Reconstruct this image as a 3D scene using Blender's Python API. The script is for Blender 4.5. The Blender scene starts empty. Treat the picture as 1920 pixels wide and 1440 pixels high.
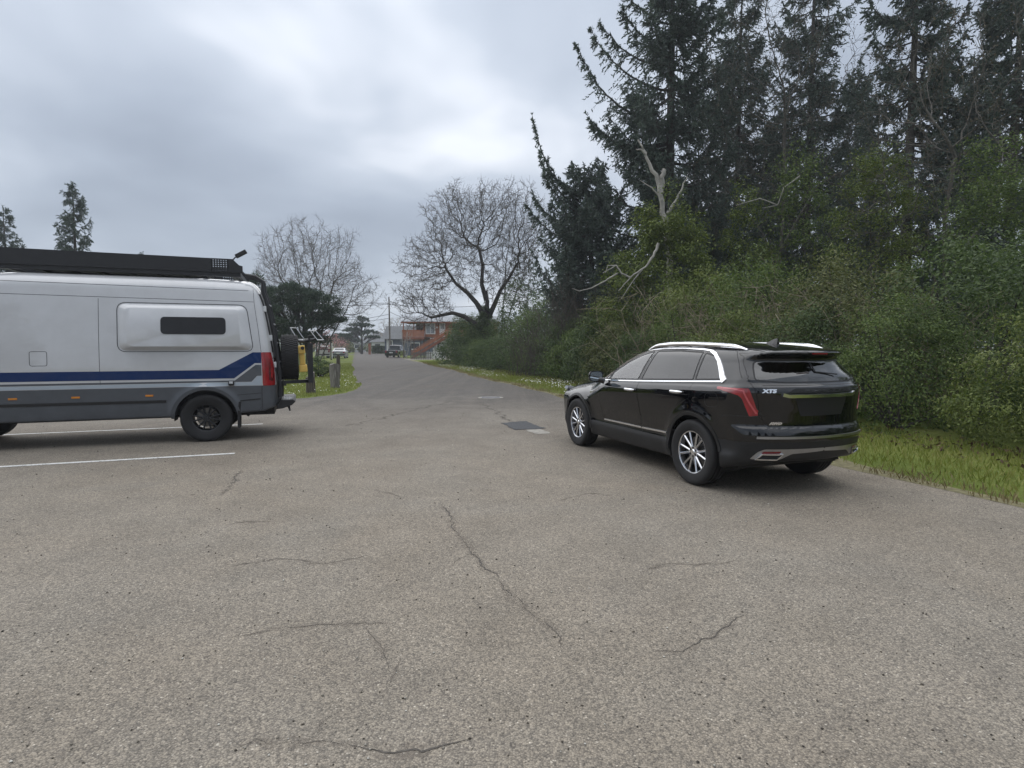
import bpy, bmesh, math, random
import numpy as np
from mathutils import Vector, Matrix

R = math.radians
PI = math.pi
sc = bpy.context.scene
col = sc.collection

# ---------------------------------------------------------------- camera
F_PX = 1082.0            # focal length in pixels of a 1920 px wide frame
EYE = 1.60
HAZE = 0.0008           # density of the damp air
cam_d = bpy.data.cameras.new('camera')
cam_d.sensor_width = 36.0
cam_d.lens = 36.0 * F_PX / 1920.0
cam_d.clip_start = 0.05
cam_d.clip_end = 3000
cam = bpy.data.objects.new('camera', cam_d)
col.objects.link(cam)
PITCH = math.atan(70.0 / F_PX)
cam.location = (0, 0, EYE)
cam.rotation_euler = (PI / 2 - PITCH, 0, 0)
sc.camera = cam

# ---------------------------------------------------------------- sky
SUN_EL, SUN_AZ = R(66), R(-40)        # azimuth measured from +Y towards +X
wd = bpy.data.worlds.new('World')
sc.world = wd
wd.use_nodes = True
nt = wd.node_tree
nt.nodes.clear()
def N(tree, kind, **kw):
    n = tree.nodes.new(kind)
    for k, v in kw.items():
        if k.startswith('i_'):
            n.inputs[k[2:].replace('_', ' ')].default_value = v
        else:
            setattr(n, k, v)
    return n
def L(tree, a, b):
    tree.links.new(a, b)
def math_n(tree, op, a, b=None, clamp=False):
    n = tree.nodes.new('ShaderNodeMath'); n.operation = op; n.use_clamp = clamp
    for i, v in enumerate((a, b)):
        if v is None: continue
        if isinstance(v, (int, float)): n.inputs[i].default_value = v
        else: tree.links.new(v, n.inputs[i])
    return n.outputs[0]
def mix_c(tree, fac, a, b, mode='MIX'):
    n = tree.nodes.new('ShaderNodeMix'); n.data_type = 'RGBA'; n.blend_type = mode
    for sock, v in ((n.inputs['Factor'], fac), (n.inputs['A'], a), (n.inputs['B'], b)):
        if isinstance(v, (int, float)): sock.default_value = v
        elif isinstance(v, tuple): sock.default_value = v if len(v) == 4 else (*v, 1)
        else: tree.links.new(v, sock)
    return n.outputs['Result']
def ramp(tree, fac, stops, interp='LINEAR'):
    n = tree.nodes.new('ShaderNodeValToRGB')
    cr = n.color_ramp; cr.interpolation = interp
    while len(cr.elements) < len(stops): cr.elements.new(0.5)
    for e, (p, c) in zip(cr.elements, stops):
        e.position = p
        e.color = (c, c, c, 1) if isinstance(c, (int, float)) else (*c, 1)
    tree.links.new(fac, n.inputs[0])
    return n.outputs[0]

out = N(nt, 'ShaderNodeOutputWorld')
bg = N(nt, 'ShaderNodeBackground')
bg.inputs['Strength'].default_value = 0.1
sky = N(nt, 'ShaderNodeTexSky', sky_type='NISHITA', sun_disc=False)
sky.sun_elevation = SUN_EL
sky.sun_rotation = SUN_AZ
tc = N(nt, 'ShaderNodeTexCoord')
sep = N(nt, 'ShaderNodeSeparateXYZ')
L(nt, tc.outputs['Generated'], sep.inputs[0])
zc = math_n(nt, 'MAXIMUM', sep.outputs[2], 0.0)
den = math_n(nt, 'ADD', zc, 0.22)
comb = N(nt, 'ShaderNodeCombineXYZ')
L(nt, math_n(nt, 'DIVIDE', sep.outputs[0], den), comb.inputs[0])
L(nt, math_n(nt, 'DIVIDE', sep.outputs[1], den), comb.inputs[1])
def cloud_noise(scale, off, detail, rough):
    mp = N(nt, 'ShaderNodeMapping'); mp.inputs['Location'].default_value = off
    L(nt, comb.outputs[0], mp.inputs[0])
    n = N(nt, 'ShaderNodeTexNoise')
    n.inputs['Scale'].default_value = scale; n.inputs['Detail'].default_value = detail
    n.inputs['Roughness'].default_value = rough
    n.inputs['Distortion'].default_value = 0.25
    L(nt, mp.outputs[0], n.inputs['Vector'])
    return n.outputs['Fac']
CLOUD_OFF = (-7.53, -2.92, 0)
n1 = cloud_noise(0.62, CLOUD_OFF, 3.5, 0.45)
n2 = cloud_noise(1.9, (7.3, 2.2, 0), 3.0, 0.5)
dens = math_n(nt, 'ADD', math_n(nt, 'MULTIPLY', n1, 0.70), math_n(nt, 'MULTIPLY', n2, 0.30))
cl = ramp(nt, dens, [(0.34, (1.72, 1.95, 2.34)), (0.45, (2.28, 2.56, 3.02)), (0.55, (3.15, 3.45, 3.92)), (0.63, (4.9, 5.1, 5.45))])
# overcast sky is brighter overhead than at the horizon (CIE overcast)
grad = math_n(nt, 'ADD', math_n(nt, 'MULTIPLY', zc, 0.75), 0.90)
sc_n = N(nt, 'ShaderNodeVectorMath', operation='SCALE')
L(nt, cl, sc_n.inputs[0]); L(nt, grad, sc_n.inputs['Scale'])
hz = math_n(nt, 'POWER', math_n(nt, 'SUBTRACT', 1.0, zc), 9.0)
clouds = mix_c(nt, math_n(nt, 'MULTIPLY', hz, 0.55), sc_n.outputs[0], (3.393, 3.828, 4.524))
L(nt, mix_c(nt, 0.93, sky.outputs[0], clouds), bg.inputs['Color'])
L(nt, bg.outputs[0], out.inputs[0])

# ---------------------------------------------------------------- sun (veiled by cloud)
sun_d = bpy.data.lights.new('sun', 'SUN')
sun_d.energy = 1.5
sun_d.angle = R(120)
sun_d.color = (1.0, 0.965, 0.92)
sun = bpy.data.objects.new('sun', sun_d)
col.objects.link(sun)
sdir = Vector((math.sin(SUN_AZ) * math.cos(SUN_EL), math.cos(SUN_AZ) * math.cos(SUN_EL), math.sin(SUN_EL)))
sun.rotation_euler = (-sdir).to_track_quat('-Z', 'Y').to_euler()
sun.location = (0, 0, 60)

vs = sc.view_settings
vs.view_transform = 'Standard'
vs.look = 'None'
vs.gamma = 1.0
vs.exposure = 0.85
vs.use_curve_mapping = False
sc.cycles.use_denoising = True
sc.cycles.max_bounces = 7
sc.cycles.diffuse_bounces = 3
sc.cycles.glossy_bounces = 4
sc.cycles.transparent_max_bounces = 12
sc.cycles.caustics_reflective = False
sc.cycles.caustics_refractive = False

# ---------------------------------------------------------------- helpers
def pt(px, py, y):
    """world point at forward distance y that falls on photo pixel (px, py)"""
    a = (px - 960.0) / F_PX
    b = (720.0 - py) / F_PX
    c, s = math.cos(PITCH), math.sin(PITCH)
    # dir = (a, c + b*s, b*c - s)
    k = y / (c + b * s)
    return Vector((a * k, y, EYE + (b * c - s) * k))
def gx(px, y): return pt(px, 650, y).x

def tag(o, label, cat, group=None):
    o['label'] = label; o['category'] = cat
    if group: o['group'] = group
    return o
def struct(o, kind='structure'):
    o['kind'] = kind
    return o
def thing(name, label, cat, loc=(0, 0, 0), rz=0.0, group=None):
    o = bpy.data.objects.new(name, None)
    o.empty_display_size = 0.3
    col.objects.link(o)
    o.location = loc; o.rotation_euler = (0, 0, rz)
    return tag(o, label, cat, group)
def link(name, me, mat=None, parent=None):
    o = bpy.data.objects.new(name, me)
    col.objects.link(o)
    if mat is not None and not me.materials: me.materials.append(mat)
    if parent is not None: o.parent = parent
    return o
def np_mesh(name, verts, faces_list, smooth=False, normals=None):
    """faces_list: arrays (n,3) and/or (n,4)"""
    me = bpy.data.meshes.new(name)
    verts = np.asarray(verts, dtype=np.float32)
    me.vertices.add(len(verts))
    me.vertices.foreach_set('co', verts.ravel())
    loops, starts, tot = [], [], 0
    for f in faces_list:
        f = np.asarray(f, dtype=np.int32)
        if len(f) == 0: continue
        k = f.shape[1]
        loops.append(f.ravel())
        starts.append(tot + np.arange(len(f), dtype=np.int32) * k)
        tot += f.size
    if loops:
        loops = np.concatenate(loops); starts = np.concatenate(starts)
        me.loops.add(len(loops)); me.loops.foreach_set('vertex_index', loops)
        me.polygons.add(len(starts)); me.polygons.foreach_set('loop_start', starts)
    me.update(calc_edges=True)
    me.validate(clean_customdata=False)
    if smooth: me.polygons.foreach_set('use_smooth', np.ones(len(me.polygons), dtype=bool))
    if normals is not None and len(normals) == len(me.vertices):
        me.normals_split_custom_set_from_vertices([tuple(n) for n in normals])
    return me

class MB:
    """collects simple solids into one mesh"""
    def __init__(s): s.v = []; s.f = []
    def add(s, vs_, fs_):
        b = len(s.v); s.v += [tuple(v) for v in vs_]; s.f += [tuple(i + b for i in f) for f in fs_]
        return s
    def box(s, x0, x1, y0, y1, z0, z1, M=None):
        vs_ = [Vector((x, y, z)) for z in (z0, z1) for y in (y0, y1) for x in (x0, x1)]
        if M is not None: vs_ = [M @ v for v in vs_]
        return s.add(vs_, [(0, 2, 3, 1), (4, 5, 7, 6), (0, 1, 5, 4), (2, 6, 7, 3), (0, 4, 6, 2), (1, 3, 7, 5)])
    def bar(s, a, b, w, h=None, up=(0, 0, 1)):
        """rectangular bar from a to b"""
        a = Vector(a); b = Vector(b); h = h or w
        d = (b - a).normalized(); u = Vector(up)
        if abs(d.dot(u)) > 0.98: u = Vector((1, 0, 0))
        sx = d.cross(u).normalized() * w / 2; sy = sx.cross(d).normalized() * h / 2
        vs_ = [p + i * sx + j * sy for p in (a, b) for i, j in ((-1, -1), (1, -1), (1, 1), (-1, 1))]
        return s.add(vs_, [(3, 2, 1, 0), (4, 5, 6, 7), (0, 1, 5, 4), (1, 2, 6, 5), (2, 3, 7, 6), (3, 0, 4, 7)])
    def tube(s, pts, r, k=8, cap=True):
        pts = [Vector(p) for p in pts]
        n = len(pts); rr = r if isinstance(r, (list, tuple)) else [r] * n
        vs_, fs_ = [], []
        ref = None
        for i, p in enumerate(pts):
            d = (pts[min(i + 1, n - 1)] - pts[max(i - 1, 0)]).normalized()
            if ref is None:
                ref = d.orthogonal().normalized()
            ref = (ref - d * ref.dot(d)).normalized()
            q = d.cross(ref)
            for j in range(k):
                a = 2 * PI * j / k
                vs_.append(p + (ref * math.cos(a) + q * math.sin(a)) * rr[i])
        for i in range(n - 1):
            for j in range(k):
                a, b = i * k + j, i * k + (j + 1) % k
                fs_.append((a, b, b + k, a + k))
        if cap:
            fs_.append(tuple(reversed(range(k)))); fs_.append(tuple((n - 1) * k + j for j in range(k)))
        return s.add(vs_, fs_)
    def lathe(s, prof, k=32, M=None, close=True):
        """prof: list of (r, h): revolved around local Y axis (h along Y)"""
        vs_, fs_ = [], []
        for r_, h in prof:
            for j in range(k):
                a = 2 * PI * j / k
                v = Vector((r_ * math.cos(a), h, r_ * math.sin(a)))
                vs_.append(M @ v if M is not None else v)
        n = len(prof)
        rng_ = range(n if close else n - 1)
        for i in rng_:
            for j in range(k):
                a, b = i * k + j, i * k + (j + 1) % k
                c, d = ((i + 1) % n) * k + (j + 1) % k, ((i + 1) % n) * k + j
                fs_.append((a, b, c, d))
        return s.add(vs_, fs_)
    def prism(s, poly, y0, y1, M=None):
        """poly in XZ extruded along Y"""
        n = len(poly)
        vs_ = [Vector((x, y, z)) for y in (y0, y1) for x, z in poly]
        if M is not None: vs_ = [M @ v for v in vs_]
        fs_ = [tuple(range(n)), tuple(reversed(range(n, 2 * n)))]
        fs_ += [((i + 1) % n, i, n + i, n + (i + 1) % n) for i in range(n)]
        return s.add(vs_, fs_)
    def build(s, name, mat, parent=None, smooth=False, bevel=0.0):
        me = bpy.data.meshes.new(name)
        me.from_pydata(s.v, [], s.f)
        bm = bmesh.new(); bm.from_mesh(me)
        bmesh.ops.recalc_face_normals(bm, faces=bm.faces)
        if bevel > 0:
            ed = [e for e in bm.edges if len(e.link_faces) == 2 and e.calc_face_angle(0) > 0.6]
            bmesh.ops.bevel(bm, geom=ed, offset=bevel, segments=2, affect='EDGES', profile=0.6)
        if smooth:
            for f in bm.faces: f.smooth = True
            for e in bm.edges:
                if len(e.link_faces) == 2 and e.calc_face_angle(0) > 0.7: e.smooth = False
        bm.to_mesh(me); bm.free()
        me.update()
        return link(name, me, mat, parent)

def copy_tree(o, parent=None, depth=0):
    c = o.copy()
    col.objects.link(c)
    c.parent = parent
    for ch in o.children: copy_tree(ch, c, depth + 1)
    return c

# ---------------------------------------------------------------- materials
def new_mat(name):
    m = bpy.data.materials.new(name); m.use_nodes = True
    t = m.node_tree
    return m, t, t.nodes['Principled BSDF'], t.nodes['Material Output']
def set_p(b, **kw):
    for k, v in kw.items():
        s = b.inputs[k.replace('_', ' ')]
        s.default_value = (*v, 1) if isinstance(v, tuple) and len(v) == 3 else v
def noise(t, scale, detail=4, rough=0.55, vec=None, dist=0.0, obj=True, w=None):
    n = t.nodes.new('ShaderNodeTexNoise')
    n.inputs['Scale'].default_value = scale; n.inputs['Detail'].default_value = detail
    n.inputs['Roughness'].default_value = rough; n.inputs['Distortion'].default_value = dist
    if vec is None:
        c = t.nodes.new('ShaderNodeTexCoord'); vec = c.outputs['Object']
    t.links.new(vec, n.inputs['Vector'])
    return n.outputs['Fac']
def bump(t, b, h, strength=0.3, dist=0.01):
    n = t.nodes.new('ShaderNodeBump')
    n.inputs['Strength'].default_value = strength; n.inputs['Distance'].default_value = dist
    t.links.new(h, n.inputs['Height']); t.links.new(n.outputs[0], b.inputs['Normal'])
def simple(name, colr, rough=0.5, metal=0.0, var=0.15, scale=8.0, bmp=0.0, coat=0.0, spec=0.5, bscale=None):
    """procedural principled material with tonal mottling"""
    m, t, b, o = new_mat(name)
    f = noise(t, scale, 5)
    dark = tuple(c * (1 - var) for c in colr); lite = tuple(min(1, c * (1 + var)) for c in colr)
    t.links.new(ramp(t, f, [(0.3, dark), (0.7, lite)]), b.inputs['Base Color'])
    set_p(b, Roughness=rough, Metallic=metal)
    b.inputs['Specular IOR Level'].default_value = spec
    if coat: b.inputs['Coat Weight'].default_value = coat; b.inputs['Coat Roughness'].default_value = 0.03
    if bmp: bump(t, b, noise(t, bscale or scale * 6, 4), bmp, 0.01)
    return m
def leaf_mat(name, c_dark, c_mid, c_lite, rough=0.45, trans=0.25):
    m, t, b, o = new_mat(name)
    g = t.nodes.new('ShaderNodeNewGeometry')
    big = noise(t, 0.9, 2)
    isl = g.outputs['Random Per Island']
    f = math_n(t, 'ADD', math_n(t, 'MULTIPLY', isl, 0.6), math_n(t, 'MULTIPLY', big, 0.4))
    cr = ramp(t, f, [(0.15, c_dark), (0.5, c_mid), (0.85, c_lite)])
    t.links.new(cr, b.inputs['Base Color'])
    set_p(b, Roughness=rough); b.inputs['Specular IOR Level'].default_value = .28
    tr = t.nodes.new('ShaderNodeBsdfTranslucent')
    t.links.new(cr, tr.inputs['Color'])
    mx = t.nodes.new('ShaderNodeMixShader'); mx.inputs[0].default_value = trans
    t.links.new(b.outputs[0], mx.inputs[1]); t.links.new(tr.outputs[0], mx.inputs[2])
    t.links.new(mx.outputs[0], o.inputs[0])
    return m
def glass_mat(name, tint, refl=1.0, rough=0.01, ior=2.1):
    m, t, b, o = new_mat(name)
    t.nodes.remove(b)
    tr = t.nodes.new('ShaderNodeBsdfTransparent'); tr.inputs['Color'].default_value = (*tint, 1)
    gl = t.nodes.new('ShaderNodeBsdfGlossy'); gl.inputs['Roughness'].default_value = rough
    gl.inputs['Color'].default_value = (refl, refl, refl, 1)
    fr = t.nodes.new('ShaderNodeFresnel'); fr.inputs['IOR'].default_value = ior
    mx = t.nodes.new('ShaderNodeMixShader')
    t.links.new(fr.outputs[0], mx.inputs[0]); t.links.new(tr.outputs[0], mx.inputs[1]); t.links.new(gl.outputs[0], mx.inputs[2])
    t.links.new(mx.outputs[0], o.inputs[0])
    return m

def asphalt_mat():
    m, t, b, o = new_mat('asphalt')
    c = t.nodes.new('ShaderNodeTexCoord'); P = c.outputs['Object']
    sepn = t.nodes.new('ShaderNodeSeparateXYZ'); t.links.new(P, sepn.inputs[0])
    v1 = t.nodes.new('ShaderNodeTexVoronoi'); v1.inputs['Scale'].default_value = 125
    t.links.new(P, v1.inputs['Vector'])
    v2 = t.nodes.new('ShaderNodeTexVoronoi'); v2.inputs['Scale'].default_value = 66
    t.links.new(P, v2.inputs['Vector'])
    vb = t.nodes.new('ShaderNodeSeparateColor'); t.links.new(v1.outputs['Color'], vb.inputs[0])
    vb2 = t.nodes.new('ShaderNodeSeparateColor'); t.links.new(v2.outputs['Color'], vb2.inputs[0])
    # aggregate stones: tan, grey, a few nearly white or black ones
    stones = ramp(t, vb.outputs[0], [(0.0, (0.07, 0.066, 0.062)), (0.18, (0.12, 0.112, 0.102)), (0.5, (0.165, 0.152, 0.135)),
                                     (0.8, (0.235, 0.215, 0.185)), (0.965, (0.27, 0.25, 0.22)), (0.985, (0.27, 0.25, 0.22)), (1.0, (0.48, 0.46, 0.42))])
    stones2 = ramp(t, vb2.outputs[1], [(0.0, (0.09, 0.085, 0.08)), (0.5, (0.165, 0.155, 0.14)), (1.0, (0.25, 0.23, 0.2))])
    agg = mix_c(t, 0.38, stones, stones2)
    agg = mix_c(t, 1.0, agg, (1.44, 1.37, 1.265), 'MULTIPLY')
    # binder showing between stones
    pits = ramp(t, v1.outputs['Distance'], [(0.35, 1.0), (0.75, 0.62)])
    agg = mix_c(t, 1.0, agg, pits, 'MULTIPLY')
    fine = noise(t, 330, 3, 0.6, P)
    agg = mix_c(t, 0.7, agg, ramp(t, fine, [(0.3, 0.70), (0.7, 1.30)]), 'MULTIPLY')
    # brownish and greyish worn areas
    big = noise(t, 0.42, 5, 0.6, P, 0.6)
    mid = noise(t, 1.7, 5, 0.6, P, 0.3)
    tint = mix_c(t, ramp(t, big, [(0.36, 0.0), (0.64, 1.0)]), (0.97, 0.985, 1.0), (1.02, 1.0, 0.975))
    agg = mix_c(t, 1.0, agg, tint, 'MULTIPLY')
    agg = mix_c(t, 1.0, agg, ramp(t, mid, [(0.28, 0.87), (0.72, 1.11)]), 'MULTIPLY')
    # the road itself is a newer, darker, bluer mat than the bleached car park
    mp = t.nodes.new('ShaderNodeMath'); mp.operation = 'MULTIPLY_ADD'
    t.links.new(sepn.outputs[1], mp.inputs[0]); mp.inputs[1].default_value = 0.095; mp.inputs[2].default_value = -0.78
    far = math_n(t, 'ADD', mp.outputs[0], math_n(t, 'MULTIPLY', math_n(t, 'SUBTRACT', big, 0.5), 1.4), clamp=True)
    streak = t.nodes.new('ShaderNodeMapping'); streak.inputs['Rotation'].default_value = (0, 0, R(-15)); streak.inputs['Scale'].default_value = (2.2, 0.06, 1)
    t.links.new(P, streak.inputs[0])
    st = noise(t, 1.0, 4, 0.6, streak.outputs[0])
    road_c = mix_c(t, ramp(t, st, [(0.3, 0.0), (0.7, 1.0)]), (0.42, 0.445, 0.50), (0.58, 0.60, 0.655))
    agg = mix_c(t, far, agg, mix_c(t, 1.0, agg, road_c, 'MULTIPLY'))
    t.links.new(agg, b.inputs['Base Color'])
    set_p(b, Roughness=0.88); b.inputs['Specular IOR Level'].default_value = 0.25
    h = math_n(t, 'ADD', math_n(t, 'MULTIPLY', v1.outputs['Distance'], -1.0), math_n(t, 'MULTIPLY', fine, 0.6))
    bump(t, b, h, 0.42, 0.005)
    return m
# ---------------------------------------------------------------- implicit bodywork toolkit
def pchip(pts_):
    pts_ = sorted(pts_)
    x = np.array([p[0] for p in pts_], float); y = np.array([p[1] for p in pts_], float)
    h = np.diff(x); dl = np.diff(y) / h
    d = np.zeros_like(y)
    for i in range(1, len(x) - 1):
        if dl[i - 1] * dl[i] > 0:
            w1 = 2 * h[i] + h[i - 1]; w2 = h[i] + 2 * h[i - 1]
            d[i] = (w1 + w2) / (w1 / dl[i - 1] + w2 / dl[i])
    d[0], d[-1] = dl[0], dl[-1]
    def f(q):
        q = np.asarray(q, float)
        qc = np.clip(q, x[0], x[-1])
        i = np.clip(np.searchsorted(x, qc) - 1, 0, len(h) - 1)
        s = (qc - x[i]) / h[i]
        return ((1 + 2 * s) * (1 - s) ** 2 * y[i] + s * (1 - s) ** 2 * h[i] * d[i] +
                s * s * (3 - 2 * s) * y[i + 1] + s * s * (s - 1) * h[i] * d[i + 1])
    return f
def smax(a, b, k):
    h = np.maximum(k - np.abs(a - b), 0) / k
    return np.maximum(a, b) + h * h * k * 0.25
def grad(f, p, e=2e-3):
    g = np.empty_like(p)
    for i in range(3):
        q = p.copy(); q[:, i] += e; a = f(q[:, 0], q[:, 1], q[:, 2])
        q[:, i] -= 2 * e; g[:, i] = (a - f(q[:, 0], q[:, 1], q[:, 2])) / (2 * e)
    return g
def project(f, p, it=3, lim=0.03):
    for _ in range(it):
        v = f(p[:, 0], p[:, 1], p[:, 2]); g = grad(f, p)
        st = v / np.maximum((g * g).sum(1), 0.05)
        d = g * st[:, None]
        n = np.linalg.norm(d, axis=1); k = np.minimum(1, lim / np.maximum(n, 1e-9))
        p = p - d * k[:, None]
    return p
def surface_nets(f, lo, hi, h):
    n = [int(round((hi[i] - lo[i]) / h)) + 1 for i in range(3)]
    ax = [lo[i] + np.arange(n[i]) * h for i in range(3)]
    V = np.empty(n)
    for i in range(n[0]):      # slab by slab keeps memory low
        Y, Z = np.meshgrid(ax[1], ax[2], indexing='ij')
        V[i] = f(np.full(Y.shape, ax[0][i]), Y, Z)
    S = V < 0
    c = [m - 1 for m in n]
    acc = np.zeros((*c, 3)); cnt = np.zeros(c)
    cor = [(i, j, k) for i in (0, 1) for j in (0, 1) for k in (0, 1)]
    sl = lambda o: tuple(slice(o[a], o[a] + c[a]) for a in range(3))
    for a in cor:
        for b in cor:
            df = [b[i] - a[i] for i in range(3)]
            if sum(df) != 1 or min(df) < 0: continue
            va, vb = V[sl(a)], V[sl(b)]
            x = (va < 0) != (vb < 0)
            t = np.where(x, va / np.where(va == vb, 1, va - vb), 0)
            for i in range(3):
                acc[..., i] += np.where(x, a[i] + t * df[i], 0)
            cnt += x
    act = cnt > 0
    idx = -np.ones(c, int); idx[act] = np.arange(act.sum())
    ijk = np.argwhere(act)
    P = (ijk + acc[act] / cnt[act][:, None]) * h + np.array(lo)
    quads = []
    for d in range(3):
        e1, e2 = (d + 1) % 3, (d + 2) % 3
        s0 = [slice(None)] * 3; s1 = [slice(None)] * 3
        s0[d] = slice(0, n[d] - 1); s1[d] = slice(1, n[d])
        ch = S[tuple(s0)] != S[tuple(s1)]
        w = np.argwhere(ch)
        w = w[(w[:, e1] > 0) & (w[:, e2] > 0) & (w[:, e1] < n[e1] - 1) & (w[:, e2] < n[e2] - 1)]
        if len(w) == 0: continue
        ins = S[tuple(w.T)]
        q = []
        for o1, o2 in ((-1, -1), (0, -1), (0, 0), (-1, 0)):
            k = w.copy(); k[:, e1] += o1; k[:, e2] += o2
            q.append(idx[tuple(k.T)])
        q = np.array(q).T
        q[~ins] = q[~ins][:, ::-1]
        quads.append(q)
    return P, np.concatenate(quads)
def in_poly(u, v, poly):
    r = np.zeros(len(u), bool); n = len(poly)
    for i in range(n):
        x0, y0 = poly[i]; x1, y1 = poly[(i + 1) % n]
        c = ((y0 > v) != (y1 > v))
        with np.errstate(divide='ignore', invalid='ignore'):
            r ^= c & (u < (x1 - x0) * (v - y0) / (y1 - y0 + 1e-12) + x0)
    return r
def near_poly(u, v, poly):
    best = np.full(len(u), 1e9); bu = u.copy(); bv = v.copy(); n = len(poly)
    for i in range(n):
        x0, y0 = poly[i]; x1, y1 = poly[(i + 1) % n]
        dx, dy = x1 - x0, y1 - y0
        t = np.clip(((u - x0) * dx + (v - y0) * dy) / (dx * dx + dy * dy + 1e-12), 0, 1)
        qu, qv = x0 + t * dx, y0 + t * dy
        d = np.hypot(u - qu, v - qv)
        m = d < best
        best[m] = d[m]; bu[m] = qu[m]; bv[m] = qv[m]
    return bu, bv, best
def round_poly(poly, r=0.03, k=4):
    out_ = []; n = len(poly)
    for i in range(n):
        p0 = Vector(poly[i - 1]); p1 = Vector(poly[i]); p2 = Vector(poly[(i + 1) % n])
        a = (p0 - p1); b = (p2 - p1)
        ra = min(r, a.length * 0.45); rb = min(r, b.length * 0.45)
        s = p1 + a.normalized() * ra; e = p1 + b.normalized() * rb
        for j in range(k + 1):
            t = j / k
            q = s * (1 - t) ** 2 + p1 * 2 * t * (1 - t) + e * t * t
            out_.append((q.x, q.y))
    return out_
class Shell:
    """body surface that is cut into regions (doors, windows, lamps ...)"""
    def __init__(s, f, lo, hi, h):
        s.f = f; s.h = h
        P, Q = surface_nets(f, lo, hi, h)
        s.P = project(f, P, 3, h); s.Q = Q
        s.owner = np.zeros(len(Q), int); s.names = [None]
    AX = {'side': (0, 2), 'rear': (1, 2), 'top': (0, 1)}
    def uv(s, p, kind):
        if kind == 'corner': return -(p[:, 0] + np.abs(p[:, 1])), p[:, 2]
        a, b = s.AX[kind]; return p[:, a], p[:, b]
    def region(s, kind, poly, pred, over=(0,), snap=1.6):
        """claim faces whose centre lies in poly (view 'side' x,z / 'rear' y,z / 'top' x,y) and satisfies pred(p)"""
        s.names.append(None); rid = len(s.names) - 1
        c = s.P[s.Q].mean(1)
        u, v = s.uv(c, kind)
        ins = in_poly(u, v, poly) & pred(c) & np.isin(s.owner, over)
        s.owner[ins] = rid
        vin = np.zeros(len(s.P), bool); vout = np.zeros(len(s.P), bool)
        vin[s.Q[ins].ravel()] = True; vout[s.Q[~ins].ravel()] = True
        bd = np.where(vin & vout)[0]
        if len(bd):
            p = s.P[bd]; u, v = s.uv(p, kind)
            nu, nv, d = near_poly(u, v, poly)
            m = d < snap * s.h
            q = p.copy()
            if kind == 'corner':
                du = (nu - u)
                g = grad(s.f, p); tx = np.stack([g[:, 1], -g[:, 0]], 1)
                tx /= np.maximum(np.linalg.norm(tx, axis=1), 1e-6)[:, None]
                rate = -(tx[:, 0] + np.sign(p[:, 1]) * tx[:, 1])
                rate = np.where(np.abs(rate) < 0.3, 0.3 * np.sign(rate + 1e-9), rate)
                q[m, 0] += (tx[:, 0] * du / rate)[m]; q[m, 1] += (tx[:, 1] * du / rate)[m]; q[m, 2] = nv[m]
            else:
                a, b = s.AX[kind]; q[m, a] = nu[m]; q[m, b] = nv[m]
            s.P[bd] = project(s.f, q, 2, s.h)
        return rid
    def sub(s, rid):
        q = s.Q[s.owner == rid]
        vi, inv = np.unique(q.ravel(), return_inverse=True)
        return s.P[vi].copy(), inv.reshape(-1, 4), vi
    def build(s, rid, name, mat, parent, gap=0.0, push=0.0):
        P, Q, vi = s.sub(rid)
        if len(Q) == 0: return None
        g = grad(s.f, P); nrm = g / np.maximum(np.linalg.norm(g, axis=1), 1e-6)[:, None]
        if gap or push:
            if gap:
                e = np.concatenate([np.stack([Q[:, i], Q[:, (i + 1) % 4]], 1) for i in range(4)])
                es = np.sort(e, 1); key = es[:, 0].astype(np.int64) * len(P) + es[:, 1]
                uq, cnt = np.unique(key, return_counts=True)
                b1 = uq[cnt == 1]; bv = np.unique(np.concatenate([b1 // len(P), b1 % len(P)]))
                cen = np.zeros_like(P); k = np.zeros(len(P))
                for i in range(4):
                    np.add.at(cen, Q[:, i], P[Q].mean(1)); np.add.at(k, Q[:, i], 1)
                dd = cen / k[:, None] - P
                dd /= np.maximum(np.linalg.norm(dd, axis=1), 1e-6)[:, None]
                P[bv] += dd[bv] * gap
            P = P + nrm * push
        me = np_mesh(name, P, [Q], True, nrm)
        return link(name, me, mat, parent)
def on_side(f, x, z, sgn=1, ymax=1.4):
    """y of the body surface at (x, z)"""
    x = np.atleast_1d(np.asarray(x, float)); z = np.atleast_1d(np.asarray(z, float))
    ys = np.linspace(ymax, 0.0, 90)
    v = np.stack([f(x, np.full_like(x, y), z) for y in ys])
    i = np.argmax(v < 0, axis=0); i = np.where((v < 0).any(0), np.clip(i, 1, len(ys) - 1), np.clip(v.argmin(0), 1, len(ys) - 1))
    a = ys[i - 1]; b = ys[i]
    for _ in range(22):
        m = (a + b) / 2; neg = f(x, m, z) < 0
        b = np.where(neg, m, b); a = np.where(neg, a, m)
    return sgn * (a + b) / 2
def on_rear(f, y, z, x0=-1.6, x1=1.5):
    y = np.atleast_1d(np.asarray(y, float)); z = np.atleast_1d(np.asarray(z, float))
    xs = np.linspace(x0, x1, 140)
    v = np.stack([f(np.full_like(y, x), y, z) for x in xs])
    i = np.clip(np.argmax(v < 0, axis=0), 1, len(xs) - 1)
    a = xs[i - 1]; b = xs[i]
    for _ in range(22):
        m = (a + b) / 2; neg = f(m, y, z) < 0
        b = np.where(neg, m, b); a = np.where(neg, a, m)
    return (a + b) / 2
def resample(pl, step, close=False):
    pl = [Vector(p) for p in pl]
    if close: pl = pl + [pl[0]]
    o = [pl[0]]
    for a, b in zip(pl, pl[1:]):
        n = max(1, int(math.ceil((b - a).length / step)))
        o += [a.lerp(b, (j + 1) / n) for j in range(n)]
    return o
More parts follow.
